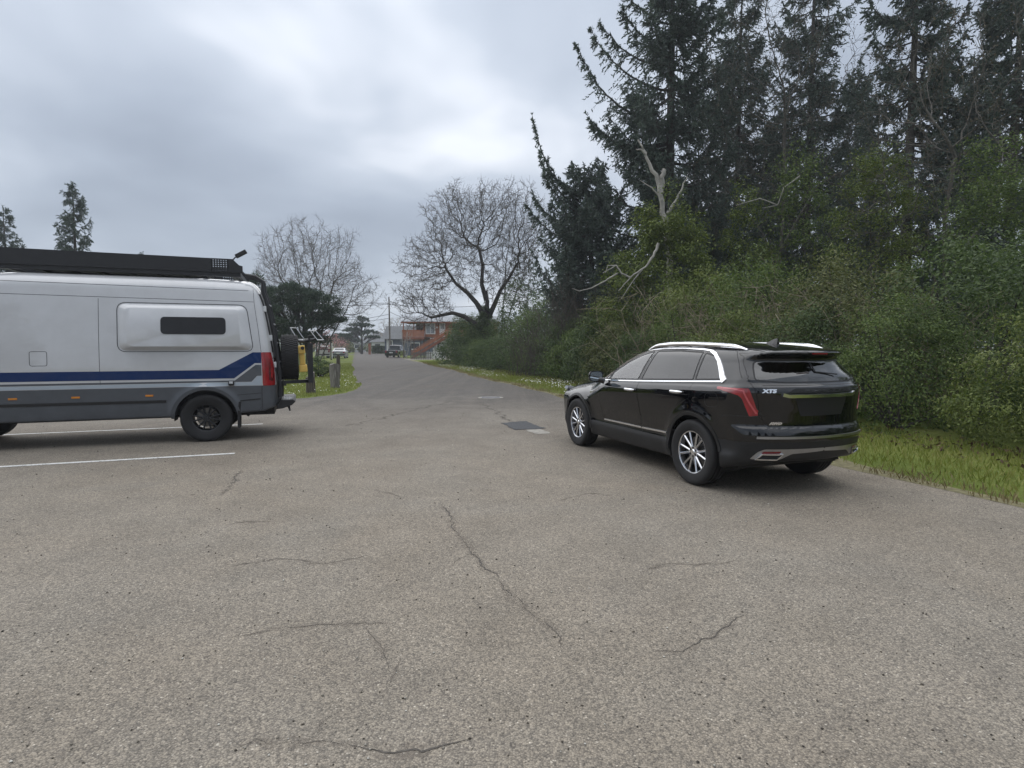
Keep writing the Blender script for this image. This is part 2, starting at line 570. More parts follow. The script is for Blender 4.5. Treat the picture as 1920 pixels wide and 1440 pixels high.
def strip(f, pl, width, proud, name, mat, parent, kind='side', sgn=1, step=0.05, close=False, sink=0.006, nice=True):
    """raised moulding that follows the body along a polyline drawn in side (x,z) or rear (y,z) view"""
    pl = resample(pl, step, close)
    if close: pl = pl[:-1]
    n = len(pl)
    wd_ = width if isinstance(width, (list, tuple)) else None
    vs_, fs_ = [], []
    A, B = [], []
    for i, p in enumerate(pl):
        if close: d = pl[(i + 1) % n] - pl[i - 1]
        else: d = pl[min(i + 1, n - 1)] - pl[max(i - 1, 0)]
        d.normalize(); w = Vector((-d.y, d.x))
        hw = (width if wd_ is None else (wd_[0] + (wd_[1] - wd_[0]) * i / max(1, n - 1))) / 2
        A.append(p + w * hw); B.append(p - w * hw)
    ua = np.array([p.x for p in A + B]); va = np.array([p.y for p in A + B])
    if kind == 'side':
        y = on_side(f, ua, va, 1); P = np.stack([ua, y, va], 1)
    else:
        x = on_rear(f, ua, va); P = np.stack([x, ua, va], 1)
    g = grad(f, P); g /= np.maximum(np.linalg.norm(g, axis=1), 1e-6)[:, None]
    top = P + g * proud; bot = P - g * sink
    top = np.concatenate([top[:n] * 0.88 + top[n:] * 0.12, top[n:] * 0.88 + top[:n] * 0.12]); 
    V4 = np.concatenate([bot[:n], top[:n], top[n:], bot[n:]])
    if kind == 'side' and sgn < 0: V4[:, 1] *= -1
    mb = MB()
    fs_ = []
    m = n if close else n - 1
    for i in range(m):
        j = (i + 1) % n
        for r in range(3):
            fs_.append((r * n + i, r * n + j, (r + 1) * n + j, (r + 1) * n + i))
    if not close:
        fs_.append((0, n, 2 * n, 3 * n)); fs_.append((4 * n - 1, 3 * n - 1, 2 * n - 1, n - 1))
    mb.add([Vector(v) for v in V4], fs_)
    return mb.build(name, mat, parent, smooth=True)
def clip_cell(poly, x0, x1, y0, y1):
    def cut(p, ax, lim, keep_less):
        o = []
        for i in range(len(p)):
            a = p[i - 1]; b = p[i]
            ia = (a[ax] <= lim) == keep_less or a[ax] == lim; ib = (b[ax] <= lim) == keep_less or b[ax] == lim
            if ia != ib:
                t = (lim - a[ax]) / (b[ax] - a[ax])
                q = (a[0] + t * (b[0] - a[0]), a[1] + t * (b[1] - a[1])); o.append(q)
            if ib: o.append(b)
        return o
    for ax, lim, k in ((0, x0, False), (0, x1, True), (1, y0, False), (1, y1, True)):
        if len(poly) < 3: return []
        poly = cut(poly, ax, lim, k)
    return poly if len(poly) >= 3 else []
def patch(f, poly, name, mat, parent, kind='side', sgn=1, cell=0.12, proud=0.002):
    """thin panel or print lying on the body, drawn as a polygon in side or rear view"""
    us = [p[0] for p in poly]; vs_ = [p[1] for p in poly]
    polys = []
    u = min(us)
    while u < max(us):
        v = min(vs_)
        while v < max(vs_):
            c = clip_cell(list(poly), u, u + cell, v, v + cell)
            if c: polys.append(c)
            v += cell
        u += cell
    pts_ = {}; fs_ = []
    for c in polys:
        ids = []
        for q in c:
            k = (round(q[0], 5), round(q[1], 5))
            i = pts_.setdefault(k, len(pts_))
            if i not in ids: ids.append(i)
        if len(ids) >= 3: fs_.append(ids)
    K = np.array(list(pts_.keys()))
    if kind == 'side':
        P = np.stack([K[:, 0], on_side(f, K[:, 0], K[:, 1]), K[:, 1]], 1)
    else:
        P = np.stack([on_rear(f, K[:, 0], K[:, 1]), K[:, 0], K[:, 1]], 1)
    g = grad(f, P); g /= np.maximum(np.linalg.norm(g, axis=1), 1e-6)[:, None]
    P = P + g * proud
    if kind == 'side' and sgn < 0: P[:, 1] *= -1; g[:, 1] *= -1
    me = bpy.data.meshes.new(name)
    me.from_pydata([tuple(p) for p in P], [], [tuple(i) for i in fs_])
    me.update()
    fn = np.array([p.normal for p in me.polygons]); 
    if len(fn) and (fn.mean(0) @ g.mean(0)) < 0: me.flip_normals()
    me.polygons.foreach_set('use_smooth', np.ones(len(me.polygons), bool))
    me.normals_split_custom_set_from_vertices([tuple(n) for n in g])
    return link(name, me, mat, parent)
def text_mesh(body, size, extrude=0.003, bold=0.0, shear=0.0):
    cu = bpy.data.curves.new('lettering', 'FONT'); cu.body = body; cu.size = size; cu.extrude = extrude
    cu.offset = bold; cu.align_x = 'CENTER'; cu.align_y = 'CENTER'; cu.shear = shear; cu.resolution_u = 2
    o = bpy.data.objects.new('lettering', cu); col.objects.link(o)
    dg = bpy.context.evaluated_depsgraph_get()
    me = bpy.data.meshes.new_from_object(o.evaluated_get(dg))
    bpy.data.objects.remove(o); bpy.data.curves.remove(cu)
    me.materials.clear()
    return me
def Ry(a): return Matrix.Rotation(a, 4, 'Y')
def make_wheel(parent, x, y, z, sgn, r, rim_r, width, mats, spokes=6, pair=True, lod=1, tread=True, dish=0.02):
    """wheel: spoked rim mesh with tyre, disc, cap and nuts as its pieces; axis along car Y"""
    K = 40 if lod else 18
    hub = MB()
    yo = width / 2                    # outer plane (towards +y before mirroring)
    # barrel and outer lip
    hub.lathe([(rim_r * 0.93, -yo * .9), (rim_r * 0.93, yo * .62), (rim_r * 0.955, yo * .80), (rim_r * 1.01, yo * .84), (rim_r * 1.012, yo * .70), (rim_r * 0.99, yo * .5), (rim_r * 0.985, -yo * .9)], K)
    if lod:
        ys = yo * 0.66
        n = spokes
        for i in range(n):
            for j in ((-1, 1) if pair else (0,)):
                a0 = 2 * PI * i / n + j * 0.10
                a1 = 2 * PI * i / n + j * 0.235
                p0 = Vector((math.cos(a0) * rim_r * 0.20, ys - dish * .2, math.sin(a0) * rim_r * 0.20))
                p1 = Vector((math.cos(a1) * rim_r * 0.95, ys + dish * .3, math.sin(a1) * rim_r * 0.95))
                d = (p1 - p0).normalized(); s = d.cross(Vector((0, 1, 0)))
                w0, w1 = rim_r * 0.062, rim_r * 0.058
                vs_ = []
                for p, w in ((p0, w0), (p0.lerp(p1, .5), w0 * .92), (p1, w1)):
                    for q, yy in ((-1, -.028), (-.95, -.004), (-.25, .006), (.25, .006), (.95, -.004), (1, -.028)):
                        vs_.append(p + s * q * w + Vector((0, yy, 0)))
                fs_ = []
                for k in (0, 1):
                    for q in range(6):
                        a, b = k * 6 + q, k * 6 + (q + 1) % 6
                        fs_.append((a, b, b + 6, a + 6))
                hub.add(vs_, fs_)
        hub.lathe([(0.001, ys - .03), (rim_r * .29, ys - .03), (rim_r * .29, ys - .012), (rim_r * .26, ys + .002), (rim_r * .16, ys + .002), (0.001, ys - .002)], 24, close=False)
    else:
        hub.lathe([(0.001, yo * .5), (rim_r * .3, yo * .6), (rim_r * .93, yo * .5), (rim_r * .93, yo * .4), (.001, yo * .4)], K, close=False)
    w = hub.build('wheel', mats['rim'], parent, smooth=True)
    w.location = (x, y, z)
    if sgn < 0: w.rotation_euler = (0, 0, PI)
    ty = MB()
    sw = yo
    prof = [(rim_r * .985, -sw * .80), (rim_r * 1.04, -sw * .90), (r * .86, -sw * 1.02), (r * .93, -sw * 1.0), (r * .975, -sw * .90), (r * .995, -sw * .74)]
    if tread and lod:
        for g in (-.42, 0, .42):
            prof += [(r, (g - .07) * sw), (r * .972, (g - .06) * sw), (r * .972, (g + .06) * sw), (r, (g + .07) * sw)]
    else: prof += [(r, 0)]
    prof += [(r * .995, sw * .74), (r * .975, sw * .90), (r * .93, sw * 1.0), (r * .86, sw * 1.02), (rim_r * 1.04, sw * .90), (rim_r * .985, sw * .80)]
    ty.lathe(prof, 64 if lod else 20)
    ty.build('tyre', mats['tyre'], w, smooth=True)
    if lod:
        MB().lathe([(0.02, yo * .05), (rim_r * .72, yo * .05), (rim_r * .72, -yo * .05), (.02, -yo * .05)], 32).build('brake_disc', mats['disc'], w, smooth=True)
        cl_ = MB(); cl_.box(-rim_r * .78, -rim_r * .42, -yo * .1, yo * .32, -rim_r * .35, rim_r * .35); cl_.build('brake_caliper', mats['dark'], w, bevel=.01)
        MB().lathe([(0.001, ys + .012), (rim_r * .10, ys + .012), (rim_r * .13, ys + .004), (rim_r * .13, ys - .002), (.001, ys - .002)], 20, close=False).build('centre_cap', mats['cap'], w, smooth=True)
        nut = None
        for i in range(6):
            a = 2 * PI * (i + .5) / 6
            if nut is None:
                nut = MB().lathe([(0.001, ys + .0035), (.014, ys + .0035), (.014, ys - .002), (.001, ys - .002)], 10, close=False).build('wheel_nut', mats['dark'], w)
                k_ = nut
            else:
                k_ = link('wheel_nut', nut.data, None, w)
            k_.location = (math.cos(a) * rim_r * .205, 0, math.sin(a) * rim_r * .205)
    return w
# ---------------------------------------------------------------- shared materials
M = {}
def paint(name, c, flake=0.0, rough=0.18, metal=0.0, dust=0.12, coat=1.0):
    m, t, b, o = new_mat(name)
    d = noise(t, 3.0, 6, 0.65)
    sp = noise(t, 160, 2, 0.5)
    cr = mix_c(t, math_n(t, 'MULTIPLY', ramp(t, d, [(0.35, 0.0), (0.8, 1.0)]), dust), c, (0.16, 0.15, 0.135))
    t.links.new(cr, b.inputs['Base Color'])
    set_p(b, Roughness=rough, Metallic=metal)
    b.inputs['Coat Weight'].default_value = coat; b.inputs['Coat IOR'].default_value = 1.65
    if not metal: b.inputs['Specular IOR Level'].default_value = 0.0
    r_ = ramp(t, d, [(0.3, 0.0), (0.8, 0.035)])
    t.links.new(r_, b.inputs['Coat Roughness'])
    return m
M['black_paint'] = paint('black_paint', (0.0015, 0.0019, 0.003), rough=0.25, dust=0.006)
M['silver_paint'] = paint('silver_paint', (0.52, 0.53, 0.545), rough=0.34, metal=0.12, dust=0.16)
M['blue_print'] = paint('blue_print', (0.005, 0.026, 0.105), rough=0.4, coat=.35)
M['grey_print'] = paint('grey_print', (0.070, 0.082, 0.10), rough=0.35)
M['pale_print'] = paint('pale_print', (0.36, 0.42, 0.48), rough=0.35)
M['grey_lower'] = simple('grey_lower', (0.075, 0.083, 0.095), 0.42, var=.10, scale=5, bmp=.06, bscale=220)
M['plastic'] = simple('black_plastic', (0.011, 0.0115, 0.013), 0.5, var=.25, scale=12, bmp=.08, bscale=260)
M['dark_trim'] = simple('dark_trim', (0.010, 0.010, 0.012), 0.35, var=.2)
M['chrome'] = simple('chrome', (0.80, 0.81, 0.83), 0.13, 1.0, var=.05)
M['satin'] = simple('satin_metal', (0.42, 0.43, 0.45), 0.30, 1.0, var=.08)
M['alloy'] = simple('alloy', (0.62, 0.63, 0.66), 0.22, 1.0, var=.10, scale=14)
M['disc'] = simple('brake_iron', (0.19, 0.18, 0.17), 0.4, 1.0, var=.2, scale=20)
M['rubber'] = simple('rubber', (0.014, 0.014, 0.015), 0.78, var=.25, scale=9, bmp=.25, bscale=120)
M['rack_black'] = simple('powder_black', (0.014, 0.015, 0.018), 0.45, var=.2, scale=10)
M['interior'] = simple('interior_dark', (0.022, 0.021, 0.02), 0.7, var=.2)
M['seat'] = simple('seat_leather', (0.045, 0.042, 0.038), 0.5, var=.2)
M['gasket'] = simple('gasket', (0.006, 0.006, 0.007), 0.55, var=.1)
M['glass_clear'] = glass_mat('glass_clear', (0.66, 0.74, 0.70), 0.95, ior=2.4)
M['glass_privacy'] = glass_mat('glass_privacy', (0.05, 0.055, 0.06), 1.0, ior=1.85)
M['mirror'] = simple('mirror_silver', (0.75, 0.80, 0.79), 0.02, 1.0, var=.01)
M['hinge_white'] = simple('hinge_white', (0.55, 0.57, 0.58), 0.4)
M['wire'] = simple('bright_wire', (0.62, 0.64, 0.66), 0.3, 0.8)
M['yellow'] = simple('yellow_plastic', (0.62, 0.42, 0.10), 0.45, var=.12, scale=10, bmp=.05)
def lamp_mat(name, c, dk):
    m, t, b, o = new_mat(name)
    c_ = t.nodes.new('ShaderNodeTexCoord'); mp = t.nodes.new('ShaderNodeMapping'); mp.inputs['Scale'].default_value = (1, 1, .35)
    t.links.new(c_.outputs['Object'], mp.inputs[0])
    t.links.new(ramp(t, noise(t, 13, 2, .5, mp.outputs[0]), [(0.3, dk), (0.62, c)]), b.inputs['Base Color'])
    set_p(b, Roughness=0.25); b.inputs['Coat Weight'].default_value = 1.0; b.inputs['Coat Roughness'].default_value = 0.02
    return m
M['tail_red'] = lamp_mat('tail_red', (0.30, 0.007, 0.013), (0.15, 0.004, 0.007))
M['tail_dark'] = lamp_mat('tail_dark', (0.10, 0.006, 0.009), (0.03, 0.003, 0.004))
M['lamp_clear'] = simple('lamp_clear', (0.45, 0.46, 0.48), 0.12, 0.4, coat=1.0)
M['red_lens'] = simple('red_lens', (0.18, 0.008, 0.012), 0.2, coat=1.0)
WM = {'rim': M['alloy'], 'tyre': M['rubber'], 'disc': M['disc'], 'dark': M['plastic'], 'cap': M['chrome']}
M['lamp_pink'] = simple('lamp_pink', (0.42, 0.06, 0.07), 0.2, coat=1.0)
M['amber'] = simple('amber_lens', (0.55, 0.20, 0.02), 0.25, coat=1.0)
# ---------------------------------------------------------------- ground, road
rng = np.random.default_rng(7)
RO = Vector((6.5, 0, 0)); RD = Vector((-0.261, 0.965, 0)).normalized(); RN = Vector((RD.y, -RD.x, 0))   # road right edge, direction, rightwards
def rp(t, n): return RO + RD * t + RN * n
def grass_ground():
    m, t, b, o = new_mat('grass_ground')
    c = t.nodes.new('ShaderNodeTexCoord'); P = c.outputs['Object']
    a = noise(t, 0.5, 5, .6, P); d = noise(t, 9, 5, .7, P); e = noise(t, 60, 3, .6, P)
    f = math_n(t, 'ADD', math_n(t, 'MULTIPLY', a, .5), math_n(t, 'MULTIPLY', d, .5))
    cr = ramp(t, f, [(.3, (.06, .085, .018)), (.5, (.12, .15, .035)), (.62, (.17, .18, .055)), (.75, (.20, .175, .09))])
    cr = mix_c(t, .6, cr, ramp(t, e, [(.3, .55), (.7, 1.4)]), 'MULTIPLY')
    t.links.new(cr, b.inputs['Base Color']); set_p(b, Roughness=.95)
    b.inputs['Specular IOR Level'].default_value = .1
    bump(t, b, d, .6, .05)
    return m
M['grass_ground'] = grass_ground()
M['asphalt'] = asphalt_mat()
g = np.array([[-900, -900, 0], [900, -900, 0], [900, 1500, 0], [-900, 1500, 0]], float)
struct(link('ground', np_mesh('ground', g, [np.array([[0, 1, 2, 3]])]), M['grass_ground']))
# outline of the asphalt: car park in front, street running away to the left
def wob(p, k=.10): return (p[0] + rng.normal() * k, p[1] + rng.normal() * k)
right = []
for t in np.arange(-66, 200, 1.1):
    p = rp(t, .12 * math.sin(t * .35) + .07 * math.sin(t * 1.3) + rng.normal() * .03); right.append((p.x, p.y))
left = []
for t in np.arange(200, 27.5, -1.1):
    n = -6.35 - .25 * max(0, min(1, (t - 36) / 20)) + .10 * math.sin(t * .4 + 2) + rng.normal() * .035
    p = rp(t, n); left.append((p.x, p.y))
nose = [(-6.45, 24.8), (-6.05, 22.8), (-5.78, 21.2), (-5.75, 20.0), (-5.95, 18.9), (-6.45, 17.9), (-7.3, 17.15), (-8.6, 16.65), (-10.5, 16.2), (-13, 15.6), (-17, 14.4), (-24, 12.3)]
nose = [tuple(v) for v in (Vector((a, b)) for a, b in nose)]
nose2 = []
for a, b in zip(nose, nose[1:]):
    for k in range(4):
        u = k / 4; nose2.append((a[0] + (b[0] - a[0]) * u + rng.normal() * .03, a[1] + (b[1] - a[1]) * u + rng.normal() * .03))
outline = right + left + nose2 + [(-24, 12.3), (-30, 8), (-34, -64)]
from mathutils.geometry import tessellate_polygon
tri = tessellate_polygon([[Vector((x, y, 0)) for x, y in outline]])
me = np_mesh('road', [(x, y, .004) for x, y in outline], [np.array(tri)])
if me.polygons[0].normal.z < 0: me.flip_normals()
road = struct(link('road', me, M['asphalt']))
# side street that leaves to the left beyond the houses, and a far cross road
cs = np.array([[-75, 118, .008], [-28, 112, .008], [-27, 118, .008], [-75, 125, .008]], float)
struct(link('cross_road', np_mesh('cross_road', cs, [np.array([[0, 1, 2, 3]])]), M['asphalt']))
M['gravel'] = simple('gravel', (.20, .185, .155), .95, var=.35, scale=30, bmp=.4, bscale=60)
# ragged shoulder of dirt and dead grass along the verge
def ribbon(name, pts_, z, mat, parent=None):
    n = len(pts_); V = [(p[0], p[1], z) for pair in pts_ for p in pair]
    return link(name, np_mesh(name, V, [np.array([[2 * i, 2 * i + 1, 2 * i + 3, 2 * i + 2] for i in range(n - 1)])]), mat, parent)
sh_pts = []
for t in np.arange(-6, 120, .7):
    a = rp(t, .02 + .12 * math.sin(t * .35) + .07 * math.sin(t * 1.3)); b_ = rp(t, .42 + .18 * math.sin(t * .8) + rng.normal() * .07)
    sh_pts.append(((a.x - .12 * RN.x, a.y - .12 * RN.y), (b_.x, b_.y)))
M['dead_grass'] = simple('dead_grass', (.15, .135, .07), .95, var=.4, scale=14, bmp=.4, bscale=50)
struct(ribbon('verge_shoulder', sh_pts, .0065, M['dead_grass']))
# driveway by the parked pickup
dv = [(*rp(72, -.2).xy, .010), (*rp(72, 9).xy, .010), (*rp(80, 9).xy, .010), (*rp(80, -.2).xy, .010)]
struct(link('driveway', np_mesh('driveway', dv, [np.array([[0, 1, 2, 3]])]), M['gravel']))
# painted bay lines
def worn(name, c1, scale, lo, hi, rough=.85, vscale=None):
    m, t, b, o = new_mat(name)
    f = noise(t, scale, 6, .7); g_ = noise(t, scale * 9, 3, .6)
    mk = math_n(t, 'ADD', math_n(t, 'MULTIPLY', f, .65), math_n(t, 'MULTIPLY', g_, .35))
    al = ramp(t, mk, [(lo, 0.0), (hi, 1.0)])
    t.links.new(ramp(t, g_, [(.3, tuple(c * .82 for c in c1)), (.7, tuple(min(1, c * 1.12) for c in c1))]), b.inputs['Base Color']); set_p(b, Roughness=rough)
    tr = t.nodes.new('ShaderNodeBsdfTransparent'); mx = t.nodes.new('ShaderNodeMixShader')
    t.links.new(al, mx.inputs[0]); t.links.new(tr.outputs[0], mx.inputs[1]); t.links.new(b.outputs[0], mx.inputs[2]); t.links.new(mx.outputs[0], o.inputs[0])
    return m
M['white_line'] = worn('white_line', (.62, .62, .60), 5.0, .38, .46)
M['worn_edge'] = worn('worn_edge', (.205, .176, .145), 9.0, .44, .78)
HV = Vector((-0.94, -0.342, 0)).normalized(); LV = Vector((-HV.y, HV.x, 0))
def bay_line(x, y, ln=5.2, w=.10):
    a = Vector((x, y, 0)); d = HV; s = Vector((-d.y, d.x, 0)) * w / 2
    n = 14; V = []
    for i in range(n + 1):
        c = a + d * ln * i / n
        j = rng.normal() * .006
        V += [(*(c + s * (1 + j * 6)).xy, .0085), (*(c - s * (1 - j * 6)).xy, .0085)]
    o = link('bay_line', np_mesh('bay_line', V, [np.array([[2 * i, 2 * i + 1, 2 * i + 3, 2 * i + 2] for i in range(n)])]), M['white_line'], road)
bay_line(-5.15, 11.85); bay_line(-4.15, 8.55)
# asphalt patch with a concrete apron, and the pale round cover beyond it
M['patch'] = simple('fresh_asphalt', (.040, .042, .047), .8, var=.3, scale=26, bmp=.4, bscale=140)
M['concrete'] = simple('worn_concrete', (.27, .255, .225), .9, var=.22, scale=12, bmp=.2, bscale=90)
def ground_poly(name, pts_, z, mat, parent, jit=.02, step=.12):
    o_ = []
    for a, b_ in zip(pts_, pts_[1:] + pts_[:1]):
        a = Vector(a); b_ = Vector(b_); n = max(1, int((b_ - a).length / step))
        for k in range(n):
            p = a.lerp(b_, k / n); o_.append((p.x + rng.normal() * jit, p.y + rng.normal() * jit, z))
    me = bpy.data.meshes.new(name); me.from_pydata(o_, [], [tuple(range(len(o_)))]); me.update()
    return link(name, me, mat, parent)
gp = lambda px, py: pt(px, py, EYE / math.tan(math.atan((py - 720) / F_PX) + PITCH)).xy
ground_poly('asphalt_patch', [gp(938, 794), gp(985, 790.5), gp(1022, 804), gp(967, 807)], .0115, M['patch'], road)
ground_poly('concrete_apron', [gp(985, 806.5), gp(1012, 805), gp(1034, 813), gp(1008, 815)], .0085, M['concrete'], road)
cv = thing('manhole_cover', 'pale round cover set flush in the asphalt beyond the dark patch', 'cover', (*gp(920, 746), .004))
def disc(r0, r1, z0, z1, k=32):
    vs_ = []
    for r_, z_ in ((r0, z0), (r1, z1)):
        vs_ += [Vector((math.cos(2 * PI * i / k) * r_, math.sin(2 * PI * i / k) * r_, z_)) for i in range(k)]
    return vs_, [(i, (i + 1) % k, k + (i + 1) % k, k + i) for i in range(k)]
rm = MB(); rm.add(*disc(.40, .40, 0, .010)); rm.add(*disc(.40, .33, .010, .010)); rm.build('rim_ring', M['concrete'], cv)
cvm = MB(); k = 32
cvm.add([Vector((math.cos(2 * PI * i / k) * .325, math.sin(2 * PI * i / k) * .325, .012)) for i in range(k)], [tuple(range(k))])
for i in range(-3, 4): cvm.box(-.28, .28, i * .08 - .012, i * .08 + .012, .012, .016)
M['cover_iron'] = simple('cover_iron', (.25, .245, .25), .6, .2, var=.2, scale=12)
cvm.build('lid', M['cover_iron'], cv)
# cracks: narrow irregular openings filled with dirt
M['crack'] = simple('crack_dirt', (.075, .067, .058), .95, var=.4, scale=30)
M['crack_stain'] = None
def crack(path, w=.010, seed=0, jag=.02):
    r_ = random.Random(seed)
    P = [Vector((*gp(*p), 0)) for p in path]
    pts_ = []
    for a, b_ in zip(P, P[1:]):
        n = max(2, int((b_ - a).length / .028))
        for k in range(n): pts_.append(a.lerp(b_, k / n))
    dx = dy = 0; pr = []
    w = w * .62; ww = w
    n = len(pts_)
    for i, p in enumerate(pts_):
        dx = dx * .86 + r_.gauss(0, jag * .55); dy = dy * .86 + r_.gauss(0, jag * .55)
        ww = max(w * .12, min(w * 1.7, ww + r_.gauss(0, w * .28)))
        e = min(1, i / 6 + .1, (n - 1 - i) / 6 + .1)
        c = p + Vector((dx, dy, 0))
        d = (pts_[min(i + 1, n - 1)] - pts_[max(0, i - 1)]).normalized(); s = Vector((-d.y, d.x, 0)) * ww * e / 2
        pr.append(((c + s).xy, (c - s).xy))
    pe = []
    for i, p in enumerate(pts_):
        d = (pts_[min(i + 1, n - 1)] - pts_[max(0, i - 1)]).normalized(); e = min(1, i / 8, (n - 1 - i) / 8)
        sW = Vector((-d.y, d.x, 0)) * (.018 + w * 2.2 + .012 * math.sin(i * .31)) * e
        c0 = (Vector((*pr[i][0], 0)) + Vector((*pr[i][1], 0))) / 2
        pe.append(((c0 + sW).xy, (c0 - sW).xy))
    ribbon('crack_edge', [((a.x, a.y), (b_.x, b_.y)) for a, b_ in pe], .0052 + .0001 * seed / 10, M['worn_edge'], road)
    o = ribbon('crack', [((a.x, a.y), (b_.x, b_.y)) for a, b_ in pr], .0062, M['crack'], road)
crack([(828, 945), (848, 978), (872, 1010), (880, 1042), (905, 1062), (938, 1088)], .013, 1, .016)
crack([(945, 1098), (962, 1120), (1002, 1160)], .010, 2, .014)
crack([(420, 1412), (470, 1392), (520, 1396), (590, 1384), (650, 1390), (700, 1404), (760, 1408), (830, 1396), (900, 1375)], .012, 3, .012)
crack([(430, 1198), (520, 1180), (600, 1170), (690, 1172), (760, 1172)], .008, 4, .012)
crack([(420, 930), (434, 905), (452, 880)], .014, 5, .015)
crack([(1220, 1222), (1280, 1222), (1330, 1200), (1372, 1172), (1400, 1150)], .008, 6, .014)
crack([(1200, 1075), (1250, 1058), (1320, 1056), (1390, 1050)], .006, 7, .015)
crack([(640, 800), (720, 785), (790, 765), (850, 752)], .022, 8, .05)
crack([(900, 755), (935, 775), (960, 792)], .022, 9, .05)
crack([(700, 918), (745, 930), (760, 938)], .008, 10, .02)
crack([(755, 1235), (740, 1270), (725, 1300)], .006, 11, .012)
crack([(880, 1042), (862, 1048), (850, 1062)], .006, 16, .012)
crack([(938, 1088), (948, 1100), (975, 1130), (1005, 1162), (1040, 1190), (1060, 1225)], .009, 17, .014)
crack([(590, 1384), (600, 1360), (628, 1335)], .005, 18, .010)
crack([(690, 1172), (700, 1205), (722, 1230), (735, 1268)], .005, 19, .012)
crack([(420, 1060), (520, 1050), (610, 1058), (700, 1040)], .006, 20, .016)
crack([(420, 985), (470, 978), (520, 985)], .008, 22, .02)
crack([(1040, 940), (1100, 925), (1160, 930)], .008, 23, .02)
# grit and crumbs of stone lying on the surface
rg = np.random.default_rng(3)
n_ = 1500
yy = 1.8 + rg.random(n_) ** 2 * 12; xx = rg.uniform(-1, 1, n_) * (yy * .95)
sz = rg.uniform(.0022, .0062, n_) * (1 + yy * .10)
oct_ = np.array([[1, 0, 0], [-1, 0, 0], [0, 1, 0], [0, -1, 0], [0, 0, .7], [0, 0, -.4]], float)
Vg = (oct_[None] * rg.uniform(.6, 1.4, (n_, 6, 1))) * sz[:, None, None] + np.stack([xx, yy, .005 + sz * .3], 1)[:, None]
Fg = np.array([[0, 2, 4], [2, 1, 4], [1, 3, 4], [3, 0, 4], [2, 0, 5], [1, 2, 5], [3, 1, 5], [0, 3, 5]])
m, t, b, o = new_mat('grit'); ge = t.nodes.new('ShaderNodeNewGeometry')
t.links.new(ramp(t, ge.outputs['Random Per Island'], [(0, (.03, .026, .022)), (.5, (.09, .075, .058)), (.8, (.26, .24, .2)), (1, (.6, .58, .52))]), b.inputs['Base Color']); set_p(b, Roughness=.9)
gr = link('grit', np_mesh('grit', Vg.reshape(-1, 3), [(np.arange(n_)[:, None, None] * 6 + Fg[None]).reshape(-1, 3)]), m); gr['kind'] = 'stuff'; tag(gr, 'small dark and pale crumbs of grit on the asphalt', 'grit')
# ---------------------------------------------------------------- vegetation
M['bark_grey'] = simple('bark_grey', (.085, .078, .068), .9, var=.35, scale=6, bmp=.4, bscale=40)
M['bark_dark'] = simple('bark_dark', (.045, .040, .035), .9, var=.35, scale=6, bmp=.4, bscale=40)
M['bark_twig'] = simple('bark_twig', (.085, .072, .062), .9, var=.3, scale=3)
M['bark_pale'] = simple('bark_pale', (.30, .285, .26), .85, var=.28, scale=5, bmp=.3, bscale=30)
M['twig_tan'] = simple('twig_tan', (.235, .195, .145), .9, var=.4, scale=2)
M['spruce'] = leaf_mat('spruce_needles', (.044, .066, .059), (.078, .108, .090), (.122, .156, .120), .6, .3)
M['pine'] = leaf_mat('pine_needles', (.024, .041, .030), (.044, .070, .047), (.078, .108, .062), .6, .25)
M['shrub_dark'] = leaf_mat('shrub_dark', (.031, .054, .018), (.066, .106, .033), (.122, .170, .056), .5, .42)
M['shrub_mid'] = leaf_mat('shrub_mid', (.048, .080, .019), (.098, .150, .037), (.165, .212, .062), .5, .45)
M['shrub_light'] = leaf_mat('shrub_light', (.070, .098, .020), (.132, .175, .042), (.205, .230, .070), .5, .42)
M['shrub_olive'] = leaf_mat('shrub_olive', (.058, .074, .024), (.108, .125, .042), (.170, .178, .068), .55, .4)
M['ivy'] = leaf_mat('ivy_leaves', (.062, .094, .016), (.115, .160, .030), (.180, .212, .052), .5, .4)
M['bud'] = leaf_mat('buds', (.050, .040, .028), (.080, .066, .040), (.13, .115, .06), .7, .1)
M['blossom'] = leaf_mat('blossom', (.36, .16, .17), (.50, .26, .26), (.62, .40, .38), .7, .3)
M['grass'] = leaf_mat('grass_blades', (.115, .155, .024), (.210, .245, .050), (.300, .290, .10), .6, .35)
M['straw'] = leaf_mat('straw_blades', (.13, .105, .05), (.22, .18, .09), (.33, .28, .15), .7, .3)
M['litter'] = leaf_mat('leaf_litter', (.035, .024, .014), (.075, .050, .026), (.14, .10, .05), .8, .1)
M['petal'] = simple('petal', (.75, .75, .70), .7, var=.1)

def unit(v): return v / np.maximum(np.linalg.norm(v, axis=-1, keepdims=True), 1e-9)
def tubes_np(p0, p1, r0, r1, k=4):
    p0, p1 = np.asarray(p0), np.asarray(p1); n = len(p0)
    d = unit(p1 - p0); ref = np.where(np.abs(d[:, 2:3]) > .9, [[1., 0, 0]], [[0., 0, 1]])
    u = unit(np.cross(d, ref)); v = np.cross(d, u)
    a = np.arange(k) * 2 * PI / k
    ring = u[:, None] * np.cos(a)[None, :, None] + v[:, None] * np.sin(a)[None, :, None]
    A = p0[:, None] + ring * np.asarray(r0)[:, None, None]; B_ = p1[:, None] + ring * np.asarray(r1)[:, None, None]
    V = np.concatenate([A, B_], 1).reshape(-1, 3)
    j = np.arange(k); q = np.stack([j, (j + 1) % k, (j + 1) % k + k, j + k], 1)
    Fq = (np.arange(n)[:, None, None] * 2 * k + q[None]).reshape(-1, 4)
    return V, Fq
